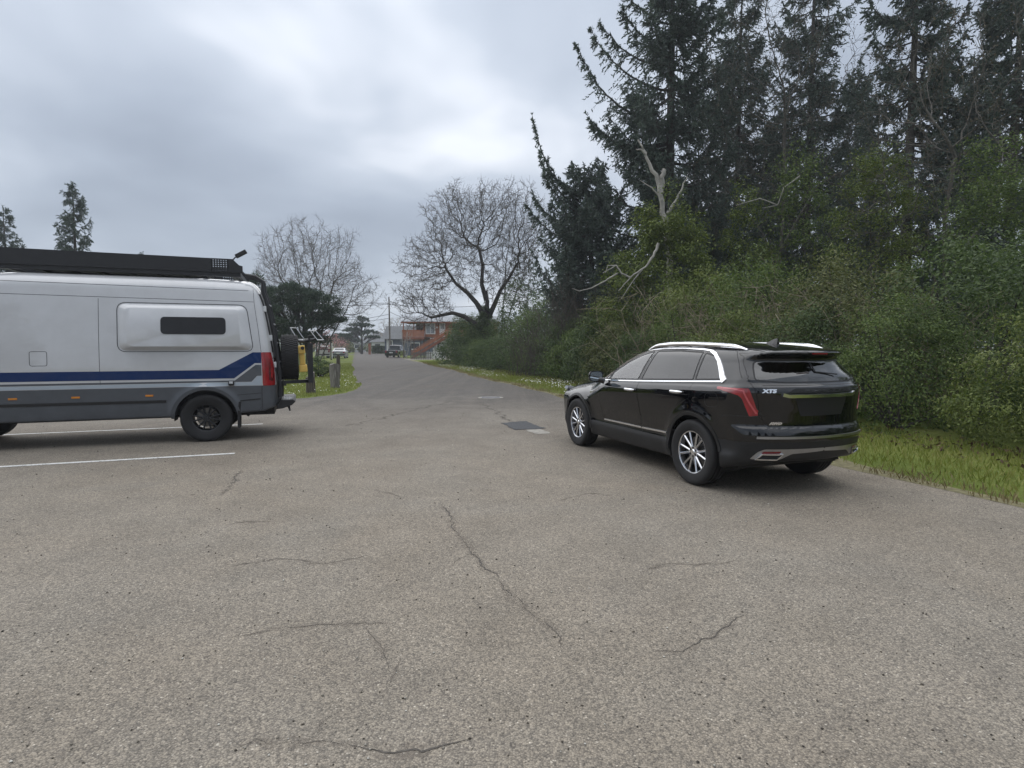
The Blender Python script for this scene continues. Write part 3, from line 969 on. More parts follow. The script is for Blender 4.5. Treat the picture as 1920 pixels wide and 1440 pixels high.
def leaves_np(c, d, nrm, ln, w):
    """pointed leaf quads: c centre, d along, nrm normal"""
    d = unit(d); s = unit(np.cross(d, nrm)); n = len(c)
    ln = np.broadcast_to(ln, (n,))[:, None]; w = np.broadcast_to(w, (n,))[:, None]
    V = np.stack([c - d * ln * .5, c + s * w * .5 - d * ln * .04, c + d * ln * .5, c - s * w * .5 - d * ln * .04], 1).reshape(-1, 3)
    return V, np.arange(n * 4).reshape(-1, 4)
def rand_dirs(r, n): return unit(r.normal(size=(n, 3)))
def grow(attr, roots, step, infl, kill, iters, r, jit=.12, grav=0.0):
    """space colonisation: attr points pull branches out of the root polylines"""
    nodes = []; par = []
    for pl in roots:
        base = -1
        for p in pl:
            nodes.append(np.array(p, float)); par.append(base); base = len(nodes) - 1
    attr = np.asarray(attr); alive = np.ones(len(attr), bool)
    N_ = np.array(nodes)
    d = np.full(len(attr), 1e9); ni = np.zeros(len(attr), int)
    def upd(i0, pts_):
        for c0 in range(0, len(pts_), 400):
            D = np.linalg.norm(attr[:, None] - pts_[None, c0:c0 + 400], axis=2)
            j = D.argmin(1); m = D[np.arange(len(attr)), j]
            b_ = m < d
            d[b_] = m[b_]; ni[b_] = j[b_] + i0 + c0
    upd(0, N_)
    kids = {}
    for _ in range(iters):
        act = alive & (d < infl)
        if not act.any(): break
        src = ni[act]; P = N_
        dirv = unit(attr[act] - P[src])
        uq, inv = np.unique(src, return_inverse=True)
        acc = np.zeros((len(uq), 3)); np.add.at(acc, inv, dirv)
        acc = unit(acc); acc = unit(acc + r.normal(size=acc.shape) * jit + np.array([0, 0, grav]))
        keep = [i for i, q in enumerate(uq) if kids.get(int(q), 0) < 3]
        if not keep: break
        for i in keep: kids[int(uq[i])] = kids.get(int(uq[i]), 0) + 1
        new = P[uq[keep]] + acc[keep] * step
        i0 = len(N_)
        N_ = np.concatenate([N_, new]); par += [int(q) for q in uq[keep]]
        upd(i0, new)
        alive &= d > kill
    return N_, np.array(par)
def pipe_radius(N_, par, tip, expo=2.3, rmax=None):
    r_ = np.zeros(len(N_)); 
    for i in range(len(N_) - 1, -1, -1):
        if r_[i] == 0: r_[i] = tip ** expo
        if par[i] >= 0: r_[par[i]] += r_[i]
    r_ = r_ ** (1 / expo)
    return np.minimum(r_, rmax) if rmax else r_
def bare_tree(name, label, cat, base, roots, attr, r, step=.35, infl=2.4, kill=.55, tip=.007, rmax=.3, twig_n=2, twig_l=.45, mats=('bark_grey', 'bark_twig'), buds=True, bud_size=.05, iters=90, group=None, grav=.02, expo=2.3, jit=.12, bole=None):
    """trunk and twiggy crown; coordinates relative to base"""
    N_, par = grow(attr, roots, step, infl, kill, iters, r, jit=jit, grav=grav)
    rad = pipe_radius(N_, par, tip, expo, rmax)
    if bole:
        o_ = 0
        for pl, (ra, rb) in zip(roots, bole):
            m_ = len(pl); rad[o_:o_ + m_] = np.maximum(rad[o_:o_ + m_], np.linspace(ra, rb, m_)); o_ += m_
    has = np.zeros(len(N_), bool); has[par[par >= 0]] = True
    i = np.where(par >= 0)[0]
    p0, p1, r0, r1 = N_[par[i]], N_[i], np.minimum(rad[par[i]], rad[i] * 1.25), rad[i]
    thick = r1 > .035
    t = thing(name, label, cat, base, 0, group)
    V, Fq = tubes_np(p0[thick], p1[thick], r0[thick], r1[thick], 7)
    link('trunk', np_mesh('trunk', V, [Fq], True), M[mats[0]], t)
    # twigs
    tw = np.where(rad < .03)[0]
    tw = np.repeat(tw, twig_n)
    par_d = unit(N_[tw] - N_[np.maximum(par[tw], 0)])
    dd = unit(par_d + r.normal(size=(len(tw), 3)) * .65 + np.array([0, 0, .12]))
    ln = twig_l * r.uniform(.5, 1.3, len(tw))
    e1 = N_[tw] + dd * ln[:, None] * .5
    dd2 = unit(dd + r.normal(size=dd.shape) * .35 + np.array([0, 0, .12]))
    e2 = e1 + dd2 * ln[:, None] * .6
    V1, F1 = tubes_np(p0[~thick], p1[~thick], r0[~thick], r1[~thick], 4)
    V2, F2 = tubes_np(N_[tw], e1, np.full(len(tw), tip * .9), np.full(len(tw), tip * .7), 3)
    V3, F3 = tubes_np(e1, e2, np.full(len(tw), tip * .7), np.full(len(tw), tip * .45), 3)
    Vt = np.concatenate([V1, V2, V3]); Ft = np.concatenate([F1, F2 + len(V1), F3 + len(V1) + len(V2)])
    cr = link('crown', np_mesh('crown', Vt, [Ft]), M[mats[1]], t)
    if buds:
        m = r.random(len(e2)) < .8
        c = np.concatenate([e2[m], e1[m]])
        Vb, Fb = leaves_np(c + r.normal(size=c.shape) * .02, rand_dirs(r, len(c)), rand_dirs(r, len(c)), bud_size * r.uniform(.6, 1.4, len(c)), bud_size * .55)
        link('buds', np_mesh('buds', Vb, [Fb]), M['bud'], cr)['kind'] = 'stuff'
    return t
def clumpy(r, pts_, k, rad, loose=.25):
    """gather crown points into k irregular sprays so the outline is uneven"""
    c = pts_[r.integers(0, len(pts_), k)]; n = len(pts_); j = r.integers(0, k, n)
    q = c[j] + rand_dirs(r, n) * (r.random(n) ** .5)[:, None] * rad * r.uniform(.6, 1.5, k)[j][:, None]
    m = r.random(n) < loose
    q[m] = pts_[m]
    return q
def crown_attr(r, n, shape):
    """random points in a union of ellipsoids (c, radii)"""
    out_ = []
    vol = np.array([np.prod(s[1]) for s in shape]); k = (vol / vol.sum() * n).astype(int) + 1
    for (c, rad), m in zip(shape, k):
        d = rand_dirs(r, m) * (r.random(m) ** (1 / 2.6))[:, None]
        out_.append(np.array(c) + d * np.array(rad))
    return np.concatenate(out_)

def spruce(name, label, base, h, prof, r, trunk_r=.28, whorl=.55, per=5, lean=(0, 0), extra=(), z0=1.2, needle=.20, nw=.060, up=.42, dens=1.0, droop=.34, group=None, mat='spruce', keep=None):
    """tall conifer: sweeping branches with hanging sprays; prof(z/h) gives crown radius"""
    P0, P1, R0, R1 = [], [], [], []
    lc, ld, ln_, lw = [], [], [], []
    tr = [np.array([lean[0] * (z / h) ** 1.5, lean[1] * (z / h) ** 1.5, z]) for z in np.linspace(0, h, 24)]
    tr_r = [trunk_r * (1 - .93 * (z / h) ** 1.05) for z in np.linspace(0, h, 24)]
    br = []
    z = z0
    while z < h - .2:
        for _ in range(per):
            a = r.uniform(0, 2 * PI)
            Lb = prof(z / h) * r.uniform(.55, 1.12)
            if keep is not None and not keep(a, z / h): continue
            br.append((z + r.uniform(-.2, .2), a, Lb, up * r.uniform(.5, 1.5), droop * r.uniform(.6, 1.3)))
        z += whorl * r.uniform(.7, 1.3)
    for _ in range(int(h * 3.2)):          # short inner boughs that hide the stem
        zb = r.uniform(max(1.0, z0 - 1.5), h * .96); br.append((zb, r.uniform(0, 2 * PI), min(1.6, .45 * prof(zb / h) + .35), .15, .45))
    n_reg = len(br); br += list(extra)
    for ib, (zb, a, Lb, u_, dr) in enumerate(br):
        zb = min(max(zb, .3), h - .1)
        o = np.array([lean[0] * (zb / h) ** 1.5, lean[1] * (zb / h) ** 1.5, zb])
        outv = np.array([math.cos(a), math.sin(a), 0]); lat = np.array([-outv[1], outv[0], 0])
        n = max(4, int(Lb / .3)); s = np.linspace(0, 1, n + 1)
        bend = r.normal() * .12
        ex = ib >= n_reg; pw = 1.7 if ex else 2.6
        if ex: bend *= .4
        pl = o + outv * (s * Lb * (1 - .25 * u_ * s ** 2))[:, None] + lat * (bend * Lb * s ** 2)[:, None] + np.array([0, 0, 1.]) * (Lb * (-dr * s + (dr * .9 + u_) * s ** pw))[:, None]
        pl[1:] += r.normal(size=(n, 3)) * .045 * s[1:, None]
        rb = .012 + .016 * Lb * (1 - s)
        P0.append(pl[:-1]); P1.append(pl[1:]); R0.append(rb[:-1]); R1.append(rb[1:])
        # hanging side sprays
        m = int(max(9, Lb / .062) * dens * (1.05 if ib >= n_reg else 1))
        ss = r.uniform(.10, 1, m) ** .8
        q = np.stack([np.interp(ss, s, pl[:, i]) for i in range(3)], 1)
        tgt = unit(np.stack([np.gradient(pl[:, i]) for i in range(3)], 1))
        tg = np.stack([np.interp(ss, s, tgt[:, i]) for i in range(3)], 1)
        sgn = np.where(r.random(m) < .5, -1., 1.)
        td = unit(tg * r.uniform(.35, .9, m)[:, None] + lat * (sgn * r.uniform(.3, .9, m))[:, None] + np.array([0, 0, -1.]) * r.uniform(.35, 1.15, m)[:, None])
        tl = (.26 + .34 * Lb ** .6 * (1 - ss ** 2)) * r.uniform(.6, 1.25, m)
        if ex: tl = (.14 + .24 * Lb * (1 - ss) ** .9) * r.uniform(.3, 1.45, m)
        e = q + td * tl[:, None] + np.array([0, 0, -.10]) * (tl ** 2)[:, None]
        P0.append(q); P1.append(e); R0.append(np.full(m, .008)); R1.append(np.full(m, .004))
        k = 10
        f = np.tile(np.linspace(.08, 1.02, k), m); qi = np.repeat(np.arange(m), k)
        c = q[qi] + (e - q)[qi] * f[:, None]
        dn = unit((e - q)[qi] * .9 / np.maximum(tl[qi], .1)[:, None] + r.normal(size=c.shape) * .55)
        lc.append(c + dn * needle * .35); ld.append(dn)
        # tufts clothing the branch tip
        k2 = int(24 * dens + Lb * 14)
        f2 = r.uniform(.35, 1.03, k2)
        c2 = np.stack([np.interp(np.minimum(f2, 1), s, pl[:, i]) for i in range(3)], 1)
        t2 = np.stack([np.interp(np.minimum(f2, 1), s, tgt[:, i]) for i in range(3)], 1)
        d2 = unit(t2 + r.normal(size=c2.shape) * .6)
        lc.append(c2 + d2 * needle * .4); ld.append(d2)
    # leader
    k3 = 60; f3 = r.uniform(.88, 1.0, k3)
    c3 = np.stack([lean[0] * f3 ** 1.5, lean[1] * f3 ** 1.5, h * f3], 1); d3 = unit(r.normal(size=(k3, 3)) * .6 + np.array([0, 0, .7]))
    lc.append(c3 + d3 * .08); ld.append(d3)
    t = thing(name, label, 'tree', base, 0, group)
    MB().tube(tr, tr_r, 10).build('trunk', M['bark_dark'], t, smooth=True)
    V, Fq = tubes_np(np.concatenate(P0), np.concatenate(P1), np.concatenate(R0), np.concatenate(R1), 3)
    bo = link('branches', np_mesh('branches', V, [Fq]), M['bark_dark'], t); bo['kind'] = 'stuff'
    c = np.concatenate(lc); d = np.concatenate(ld)
    V, Fq = leaves_np(c, d, rand_dirs(r, len(c)), needle * r.uniform(.7, 1.4, len(c)), nw * r.uniform(.7, 1.4, len(c)))
    link('crown', np_mesh('crown', V, [Fq]), M[mat], t)
    return t
def shrub(name, label, base, rad, h, r, n=6000, leaf=.11, mat='shrub_dark', cat='shrub', clumps=60, group=None, low=.0, stems=7, spread=.17, flat=.0, top=1.0):
    """leafy mass: clumps of leaves on a lumpy dome, with stems inside"""
    rx, ry = rad if isinstance(rad, tuple) else (rad, rad)
    th = r.uniform(0, 2 * PI, clumps); zz = r.uniform(low, 1, clumps) ** .85
    shell = np.sqrt(np.maximum(0, 1 - (zz * top) ** 2.6)) * r.uniform(.55, 1.08, clumps)
    C = np.stack([np.cos(th) * shell * rx, np.sin(th) * shell * ry, zz * h * r.uniform(.82, 1.06, clumps)], 1)
    size = r.uniform(.7, 1.5, clumps) * spread * (rx + ry + h) / 3
    ci = r.integers(0, clumps, n)
    off = rand_dirs(r, n) * (r.random(n) ** .45)[:, None] * size[ci][:, None] * np.array([1.15, 1.15, .85])
    c = C[ci] + off; c[:, 2] = np.maximum(c[:, 2], .04)
    outw = unit(c - np.array([0, 0, h * .35]))
    nr = unit(outw * .55 + off / size[ci][:, None] * .5 + np.array([0, 0, .55]) + r.normal(size=(n, 3)) * .45)
    d = unit(np.cross(nr, rand_dirs(r, n)) + np.array([0, 0, -.25]))
    t = thing(name, label, cat, base, 0, group)
    V, Fq = leaves_np(c, d, nr, leaf * r.uniform(.6, 1.4, n), leaf * .5 * r.uniform(.7, 1.3, n))
    link('foliage', np_mesh('foliage', V, [Fq]), M[mat], t)
    st = MB()
    for k in range(stems):
        j = int(r.integers(0, clumps)); e = C[j]
        st.tube([(e[0] * .08, e[1] * .08, 0), (e[0] * .45, e[1] * .45, e[2] * .5), tuple(e)], [.045, .03, .012], 5)
    st.build('stems', M['bark_dark'], t)['kind'] = 'stuff'
    return t
def twig_mass(name, label, base, rad, h, r, n=420, mat='twig_tan', cat='bramble', rr=.007, group=None, arch=.6, seg=6):
    """arching bare canes growing from the ground"""
    rx, ry = rad
    P0, P1, R0, R1 = [], [], [], []
    for i in range(n):
        b_ = np.array([r.normal() * rx * .35, r.normal() * ry * .35, 0.])
        a = r.uniform(0, 2 * PI); Lc = h * r.uniform(.6, 1.35)
        s = np.linspace(0, 1, seg + 1)
        o = np.array([math.cos(a) * rx, math.sin(a) * ry, 0]) * r.uniform(.3, 1.1)
        pl = b_ + o * (s ** 1.3)[:, None] + np.array([0, 0, 1.]) * (Lc * (s * (1 + arch * .4) - arch * s ** 2.4))[:, None] + r.normal(size=(seg + 1, 3)) * .04 * Lc * s[:, None]
        pl[:, 2] = np.maximum(pl[:, 2], 0)
        w = rr * r.uniform(.6, 1.5)
        rb = w * (1 - .7 * s)
        P0.append(pl[:-1]); P1.append(pl[1:]); R0.append(rb[:-1]); R1.append(rb[1:])
        for _ in range(4):
            j = r.integers(1, seg); q = pl[j]; e = q + unit(r.normal(size=3) + (pl[j] - pl[j - 1]) * 2.5) * r.uniform(.2, .6) * h * .35
            P0.append(q[None]); P1.append(e[None]); R0.append(np.array([w * .6])); R1.append(np.array([w * .2]))
    V, Fq = tubes_np(np.concatenate(P0), np.concatenate(P1), np.concatenate(R0), np.concatenate(R1), 3)
    t = link(name, np_mesh(name, V, [Fq]), M[mat]); t.location = base; t['kind'] = 'stuff'
    return tag(t, label, cat, group)
# ---------------------------------------------------------------- black SUV
def build_suv():
    T = pchip([(-1.2, 1.44), (-0.90, 1.545), (-0.5, 1.606), (0.0, 1.640), (0.6, 1.655), (1.05, 1.640), (1.42, 1.575), (1.75, 1.46), (2.1, 1.30),
               (2.38, 1.165), (2.52, 1.118), (2.8, 1.085), (3.2, 1.035), (3.5, 0.975), (3.72, 0.90), (3.95, 0.80)])
    Wz = pchip([(0.1, .80), (0.20, .855), (0.30, .885), (0.42, .905), (0.50, .893), (0.62, .905), (0.80, .932), (0.93, .945), (1.00, .943), (1.045, .925),
                (1.085, .893), (1.13, .876), (1.35, .788), (1.56, .675), (1.66, .60), (1.8, .50)])
    XR = pchip([(0.1, -.60), (0.30, -.84), (0.42, -.945), (0.56, -.985), (0.665, -1.00), (0.735, -.985), (0.775, -.955), (0.90, -.958), (1.03, -.968), (1.11, -.973), (1.165, -.962),
                (1.215, -.915), (1.275, -.885), (1.38, -.80), (1.45, -.765), (1.49, -.80), (1.53, -.895), (1.60, -.88)])
    XF = pchip([(0.1, 3.55), (0.25, 3.68), (0.4, 3.76), (0.6, 3.80), (0.8, 3.80), (0.92, 3.77), (1.1, 3.6), (1.3, 3.2)])
    tf = pchip([(-1.2, .90), (-.9, .940), (-.5, .975), (0.0, 1.0), (1.0, 1.0), (2.4, 1.0), (2.9, .995), (3.3, .97), (3.7, .90), (3.9, .85)])
    gh = pchip([(-1.1, .15), (-.7, .095), (-.3, .04), (0.2, .008), (0.7, 0.0), (1.4, 0.0), (2.4, .05), (3.9, .05)])
    arches = ((0.0, .43), (2.857, .43))
    # the shoulder line climbs towards the tail
    sx_ = lambda x: .043 * np.clip(2.1 - x, 0, 2.75)
    wz_ = lambda z: np.clip((z - .62) / .28, 0, 1) * np.clip((1.60 - z) / .45, 0, 1)
    def B(pl): return [(x, z + float(sx_(x)) * float(wz_(z))) for x, z in pl]
    def f0(x, y, z):
        a = np.abs(y)
        up = np.clip((z - 1.12) / .3, 0, 1)
        # flared wheel arches
        fl = sum(.022 * np.exp(-((np.hypot(x - c, z - .38) - .47) / .075) ** 2) * (z > .25) for c, _ in arches)
        s_x = sx_(x); ze = z - s_x * wz_(z - s_x * wz_(z))
        w = Wz(ze) * tf(x) - gh(x) * up + fl
        side = (a - w) / np.sqrt(1 + .25 * up)
        top = (z - T(x) + .045 * (a / .65) ** 2 + .02 * (a / .65) ** 6) * np.where((x > 1.2) & (x < 2.5), .90, .99)
        u2 = np.clip((z - 1.25) / .25, 0, 1)
        rear = (XR(z) + (.25 + .16 * u2) * (a / .9) ** 2 + .10 * (a / .9) ** 7 - x) * .90
        front = (x - XF(z) + .20 * (a / .9) ** 2 + .12 * (a / .9) ** 6) * .93
        v = smax(side, top, .085)
        v = smax(v, rear, .05)
        v = smax(v, front, .09)
        return smax(v, .235 + .012 * np.abs(x - 1.4) + .13 * np.clip((-.35 - x) / .5, 0, 1) - z, .04)
    def f(x, y, z):
        v = f0(x, y, z)
        for c, r_ in arches:
            v = np.maximum(v, -np.maximum(np.hypot(x - c, z - .38) - r_, .60 - np.abs(y)))
        return v
    root = thing('parked_suv', 'shiny black SUV with chrome window trim parked at the right edge of the asphalt', 'car')
    sh = Shell(f, (-1.15, -1.1, 0.05), (3.95, 1.1, 1.80), .025)
    Lf = lambda p: p[:, 1] > .3
    Rt = lambda p: p[:, 1] < -.3
    fq = round_poly(B([(2.09, 1.12), (1.955, 1.12), (1.925, 1.205)]), .01)
    fw = round_poly(B([(1.915, 1.12), (1.885, 1.222), (1.60, 1.365), (1.33, 1.475), (1.09, 1.525), (1.18, 1.12)]), .02)
    rw = round_poly(B([(1.10, 1.122), (1.005, 1.530), (0.55, 1.535), (0.115, 1.515), (0.06, 1.128)]), .02)
    qw = round_poly(B([(0.015, 1.130), (0.06, 1.505), (-.10, 1.465), (-.23, 1.36), (-.385, 1.135)]), .02)
    fd = [(2.16, 1.095), (2.12, .75), (2.03, .47), (1.045, .47), (1.085, .8), (1.14, 1.10), (1.045, 1.550), (1.34, 1.50), (1.62, 1.378)]
    rd = [(1.035, .47), (1.075, .8), (1.13, 1.10), (1.035, 1.551), (.55, 1.558), (.085, 1.535), (.035, 1.12), (.03, .92), (.22, .86), (.40, .72), (.485, .55), (.50, .47)]
    fd = B(fd); rd = B(rd)
    reg = {}
    for side, pr in (('L', Lf), ('R', Rt)):
        reg['fq' + side] = sh.region('side', fq, pr); reg['fw' + side] = sh.region('side', fw, pr)
        reg['rw' + side] = sh.region('side', rw, pr); reg['qw' + side] = sh.region('side', qw, pr)
    # tail lamps wrap round the rear corners: v = -(x+|y|) grows round the corner
    tl = round_poly([(-.52, 1.140), (-.52, 1.162), (-.055, 1.162), (.0, 1.06), (.085, .885), (-.045, .870), (-.15, 1.055), (-.20, 1.088), (-.34, 1.115)], .012)
    reg['tlL'] = sh.region('corner', tl, lambda p: (p[:, 1] > 0) & (p[:, 0] < -.2))
    reg['tlR'] = sh.region('corner', tl, lambda p: (p[:, 1] < 0) & (p[:, 0] < -.2))
    rwn = round_poly([(-.60, 1.445), (.60, 1.445), (.715, 1.245), (.45, 1.225), (-.45, 1.225), (-.715, 1.245)], .05)
    reg['rear'] = sh.region('rear', rwn, lambda p: (p[:, 0] < -.4) & (p[:, 2] < 1.46))
    ws = round_poly([(2.40, .64), (2.43, 0), (2.40, -.64), (1.48, -.56), (1.44, 0), (1.48, .56)], .05)
    reg['ws'] = sh.region('top', ws, lambda p: p[:, 2] > 1.1)
    hl = round_poly([(-3.95, .62), (-3.95, .93), (-4.15, 1.0), (-4.5, .95), (-4.52, .88), (-4.2, .70)], .01)
    for side, pr in (('L', Lf), ('R', Rt)):
        reg['fd' + side] = sh.region('side', fd, pr); reg['rd' + side] = sh.region('side', rd, pr)
    tg = [(-.62, 1.56), (.62, 1.56), (.76, 1.25), (.745, 1.15), (.69, .86), (.62, .775), (-.62, .775), (-.69, .86), (-.745, 1.15), (-.76, 1.25)]
    reg['tg'] = sh.region('rear', tg, lambda p: (p[:, 0] < -.42) & (p[:, 2] < 1.53))
    hd = [(2.42, .74), (3.0, .72), (3.5, .60), (3.58, 0), (3.5, -.60), (3.0, -.72), (2.42, -.74)]
    reg['hood'] = sh.region('top', hd, lambda p: p[:, 2] > .85)
    # matte lower cladding
    lowp = [(-1.3, .05), (4.2, .05), (4.2, .40), (3.36, .40), (3.36, .475), (.54, .475), (.54, .60), (-.54, .60), (-.60, .60), (-1.3, .615)]
    reg['low'] = sh.region('side', lowp, lambda p: p[:, 2] < .7)
    bk = M['black_paint']
    b = sh.build(0, 'body', bk, root)
    sh.build(reg['low'], 'lower_cladding', M['plastic'], root)
    sh.build(reg['tg'], 'tailgate', bk, root, gap=.004)
    sh.build(reg['hood'], 'bonnet', bk, root, gap=.003)
    sh.build(reg['ws'], 'windscreen', M['glass_clear'], root)
    sh.build(reg['rear'], 'rear_window', M['glass_privacy'], root)
    for side, sg in (('L', 1), ('R', -1)):
        d1 = sh.build(reg['fd' + side], 'door', bk, root, gap=.004)
        d2 = sh.build(reg['rd' + side], 'door', bk, root, gap=.004)
        w = sh.build(reg['fw' + side], 'window', M['glass_clear'], d1)
        sh.build(reg['fq' + side], 'quarter_window', M['glass_clear'], d1)
        sh.build(reg['rw' + side], 'window', M['glass_privacy'], d2)
        sh.build(reg['qw' + side], 'quarter_window', M['glass_privacy'], root)
        t_ = sh.build(reg['tl' + side], 'tail_light', M['tail_red'], root, push=.004)
        strip(f, [(-.48, 1.150), (-.62, 1.150), (-.70, 1.135), (-.735, 1.02), (-.775, .90)], .016, .008, 'lamp_light_guide', M['lamp_pink'], t_, sgn=sg, step=.03)
        # door handles: chrome bar over a scooped cup
        for dd, hx in ((d1, 1.285), (d2, .27)):
            hz_ = .985 + float(sx_(hx))
            yy = float(on_side(f, hx, hz_)[0])
            h = MB(); 
            pl = []
            for k in range(11):
                u = (k - 5) / 5
                xx = hx + u * .11
                ys_ = float(on_side(f, xx, hz_)[0])
                pl.append((xx, sg * (ys_ + .004 + .034 * (1 - u ** 4)), hz_))
            h.tube(pl, [.008 + .011 * (1 - ((k - 5) / 5) ** 6) for k in range(11)], 10)
            h.build('handle', M['chrome'], dd, smooth=True)
            patch(f, round_poly([(hx - .085, hz_ - .03), (hx + .085, hz_ - .03), (hx + .085, hz_ + .015), (hx - .085, hz_ + .015)], .02), 'handle_cup', M['gasket'], dd, sgn=sg, cell=.06, proud=.0015)
        # black gasket ring round each pane, then the chrome surround
        for pg in (fw, rw, qw, fq):
            strip(f, pg, .020, .003, 'window_gasket', M['gasket'], root, sgn=sg, step=.04, close=True)
        strip(f, B([(2.15, 1.100), (1.6, 1.097), (1.0, 1.098), (.3, 1.103), (-.40, 1.109)]), .022, .010, 'chrome_strip', M['chrome'], root, sgn=sg, step=.06)
        strip(f, B([(-.43, 1.112), (-.37, 1.165), (-.29, 1.285), (-.20, 1.40), (-.10, 1.485), (.0, 1.528)]), (.070, .030), .010, 'chrome_strip', M['chrome'], root, sgn=sg, step=.03)
        strip(f, B([(.0, 1.530), (.15, 1.550), (.5, 1.567), (.9, 1.563), (1.15, 1.545), (1.36, 1.513), (1.65, 1.393), (1.95, 1.243), (2.15, 1.128)]), (.022, .016), .010, 'chrome_strip', M['chrome'], root, sgn=sg, step=.05)
        strip(f, [(2.02, .525), (1.06, .530)], .024, .012, 'side_moulding', M['chrome'], d1, sgn=sg, step=.1)
        strip(f, [(1.04, .530), (.49, .538)], .024, .012, 'side_moulding', M['chrome'], d2, sgn=sg, step=.1)
        # wheel arch lips
        for c, _ in arches:
            arc = [(c + math.cos(a) * .452, .38 + math.sin(a) * .452) for a in np.linspace(R(-14), R(194), 44)]
            arc = [p for p in arc if p[1] > (.45 if p[0] < -.25 else .32)]
            strip(f0, arc, .048, .010, 'arch_moulding', M['plastic'], root, sgn=sg, step=.05, sink=.03)
        # roof rail
        xs = np.linspace(-.46, 1.32, 22); rail = []
        for k, xx in enumerate(xs):
            u = k / 21
            rail.append((xx, sg * (.615 - float(gh(xx)) * .85), float(T(xx)) - .050 + .026 * min(1, 9 * u, 9 * (1 - u)) ** .7))
        MB().tube(rail, [.012 + .016 * min(1, 8 * k / 21, 8 * (1 - k / 21)) for k in range(22)], 8).build('roof_rail', M['chrome'], root, smooth=True)
        # fuel flap seam
        if sg > 0:
            fl = round_poly([(-.235, 1.085), (-.40, 1.095), (-.43, 1.02), (-.42, .945), (-.26, .935), (-.222, .98)], .05)
            strip(f, fl, .006, .0012, 'fuel_flap_seam', M['gasket'], root, step=.03, close=True)
            strip(f, [(-.40, .80), (-.50, .865), (-.60, .875), (-.82, .87)], .006, .0012, 'panel_seam', M['gasket'], root, step=.03)
        strip(f, [(-.36, 1.545), (-.44, 1.47), (-.56, 1.33), (-.63, 1.265)], .008, .0015, 'panel_seam', M['gasket'], root, sgn=sg, step=.03)
        # door mirror
        mr = MB()
        base = Vector((1.96, sg * .93, 1.115))
        hc = Vector((2.02, sg * 1.06, 1.165))
        pr = []
        for k in range(9):
            a = k / 8
            pr.append((hc + Vector((.10 * a - .02, 0, 0)), (1 - .55 * a ** 2.2)))
        vs_, fs_ = [], []
        ring = 16
        for p, s_ in pr:
            for j in range(ring):
                an = 2 * PI * j / ring
                cy = math.copysign(abs(math.cos(an)) ** .6, math.cos(an)); cz = math.copysign(abs(math.sin(an)) ** .6, math.sin(an))
                vs_.append(p + Vector((0, .115 * cy * s_, .080 * cz * s_)))
        for i in range(8):
            for j in range(ring):
                a, c = i * ring + j, i * ring + (j + 1) % ring
                fs_.append((a, c, c + ring, a + ring))
        fs_.append(tuple(range(8 * ring, 9 * ring))); fs_.append(tuple(reversed(range(ring))))
        mr.add(vs_, fs_)
        mr.tube([base + Vector((0.03, 0, -.02)), base + Vector((.05, sg * .06, .0)), hc + Vector((.03, -sg * .02, -.06))], [.05, .04, .03], 10)
        mo = mr.build('door_mirror', bk, root, smooth=True)
        gl = MB()
        g_ = [hc + Vector((-.0225, .100 * math.copysign(abs(math.cos(a)) ** .6, math.cos(a)), .067 * math.copysign(abs(math.sin(a)) ** .6, math.sin(a)))) for a in np.linspace(0, 2 * PI, 25)[:-1]]
        gl.add(g_, [tuple(range(24))]); gl.build('mirror_glass', M['mirror'], mo)
        # exhaust surround and tip in the bumper corner
        ex = round_poly([(sg * .765, .425), (sg * .715, .505), (sg * .66, .535), (0, .54), (0, .505), (sg * .38, .485), (sg * .44, .455), (sg * .49, .425)], .02)
        patch(f, ex, 'bumper_trim', M['satin'], root, kind='rear', cell=.09, proud=.008)
        patch(f, round_poly([(sg * .665, .512), (sg * .50, .515), (sg * .51, .495), (sg * .685, .492)], .006), 'rear_reflector', M['red_lens'], root, kind='rear', cell=.06, proud=.012)
        tip = [(sg * .72, .432), (sg * .675, .486), (sg * .485, .486), (sg * .53, .432)]
        patch(f, tip, 'exhaust_opening', M['gasket'], root, kind='rear', cell=.09, proud=.012)
        strip(f, tip, .016, .028, 'exhaust_tip', M['chrome'], root, kind='rear', step=.05, close=True)
    # seams and fittings on the tail
    strip(f, [(-.74, .655), (.74, .655)], .030, .012, 'bumper_moulding', M['satin'], root, kind='rear', step=.1)
    strip(f, [(-.50, 1.10), (-.44, 1.085), (.44, 1.085), (.50, 1.10)], .042, .022, 'tailgate_strip', M['chrome'], root, kind='rear', step=.08)
    patch(f, round_poly([(-.36, 1.065), (.36, 1.065), (.29, .875), (-.29, .875)], .02), 'plate_recess_shade', M['gasket'], root, kind='rear', cell=.1, proud=.003)  # flat dark patch painting in the shadow around the plate holder
    patch(f, round_poly([(-.36, 1.165), (.36, 1.165), (.45, 1.115), (-.45, 1.115)], .03), 'handle_recess', M['gasket'], root, kind='rear', cell=.1, proud=.002)
    strip(f, [(-.66, 1.195), (.66, 1.195)], .006, .0012, 'tailgate_seam', M['gasket'], root, kind='rear', step=.06)
    strip(f, rwn, .016, .002, 'window_gasket', M['gasket'], root, kind='rear', step=.05, close=True)
    # high brake lamp under the spoiler lip
    MB().box(-.902, -.885, -.10, .10, 1.515, 1.530).build('brake_lamp', M['red_lens'], root)
    # rear wiper
    MB().tube([(-.78, .02, 1.43), (-.85, .01, 1.33), (-.87, -.28, 1.30)], .008, 6).build('rear_wiper', M['dark_trim'], root)
    # shark fin aerial
    fin = MB(); z0 = float(T(-.26)) - .004
    pr = [(.13, .0), (.07, .028), (.0, .058), (-.05, .070), (-.065, .066), (-.07, .0)]
    vs_ = []
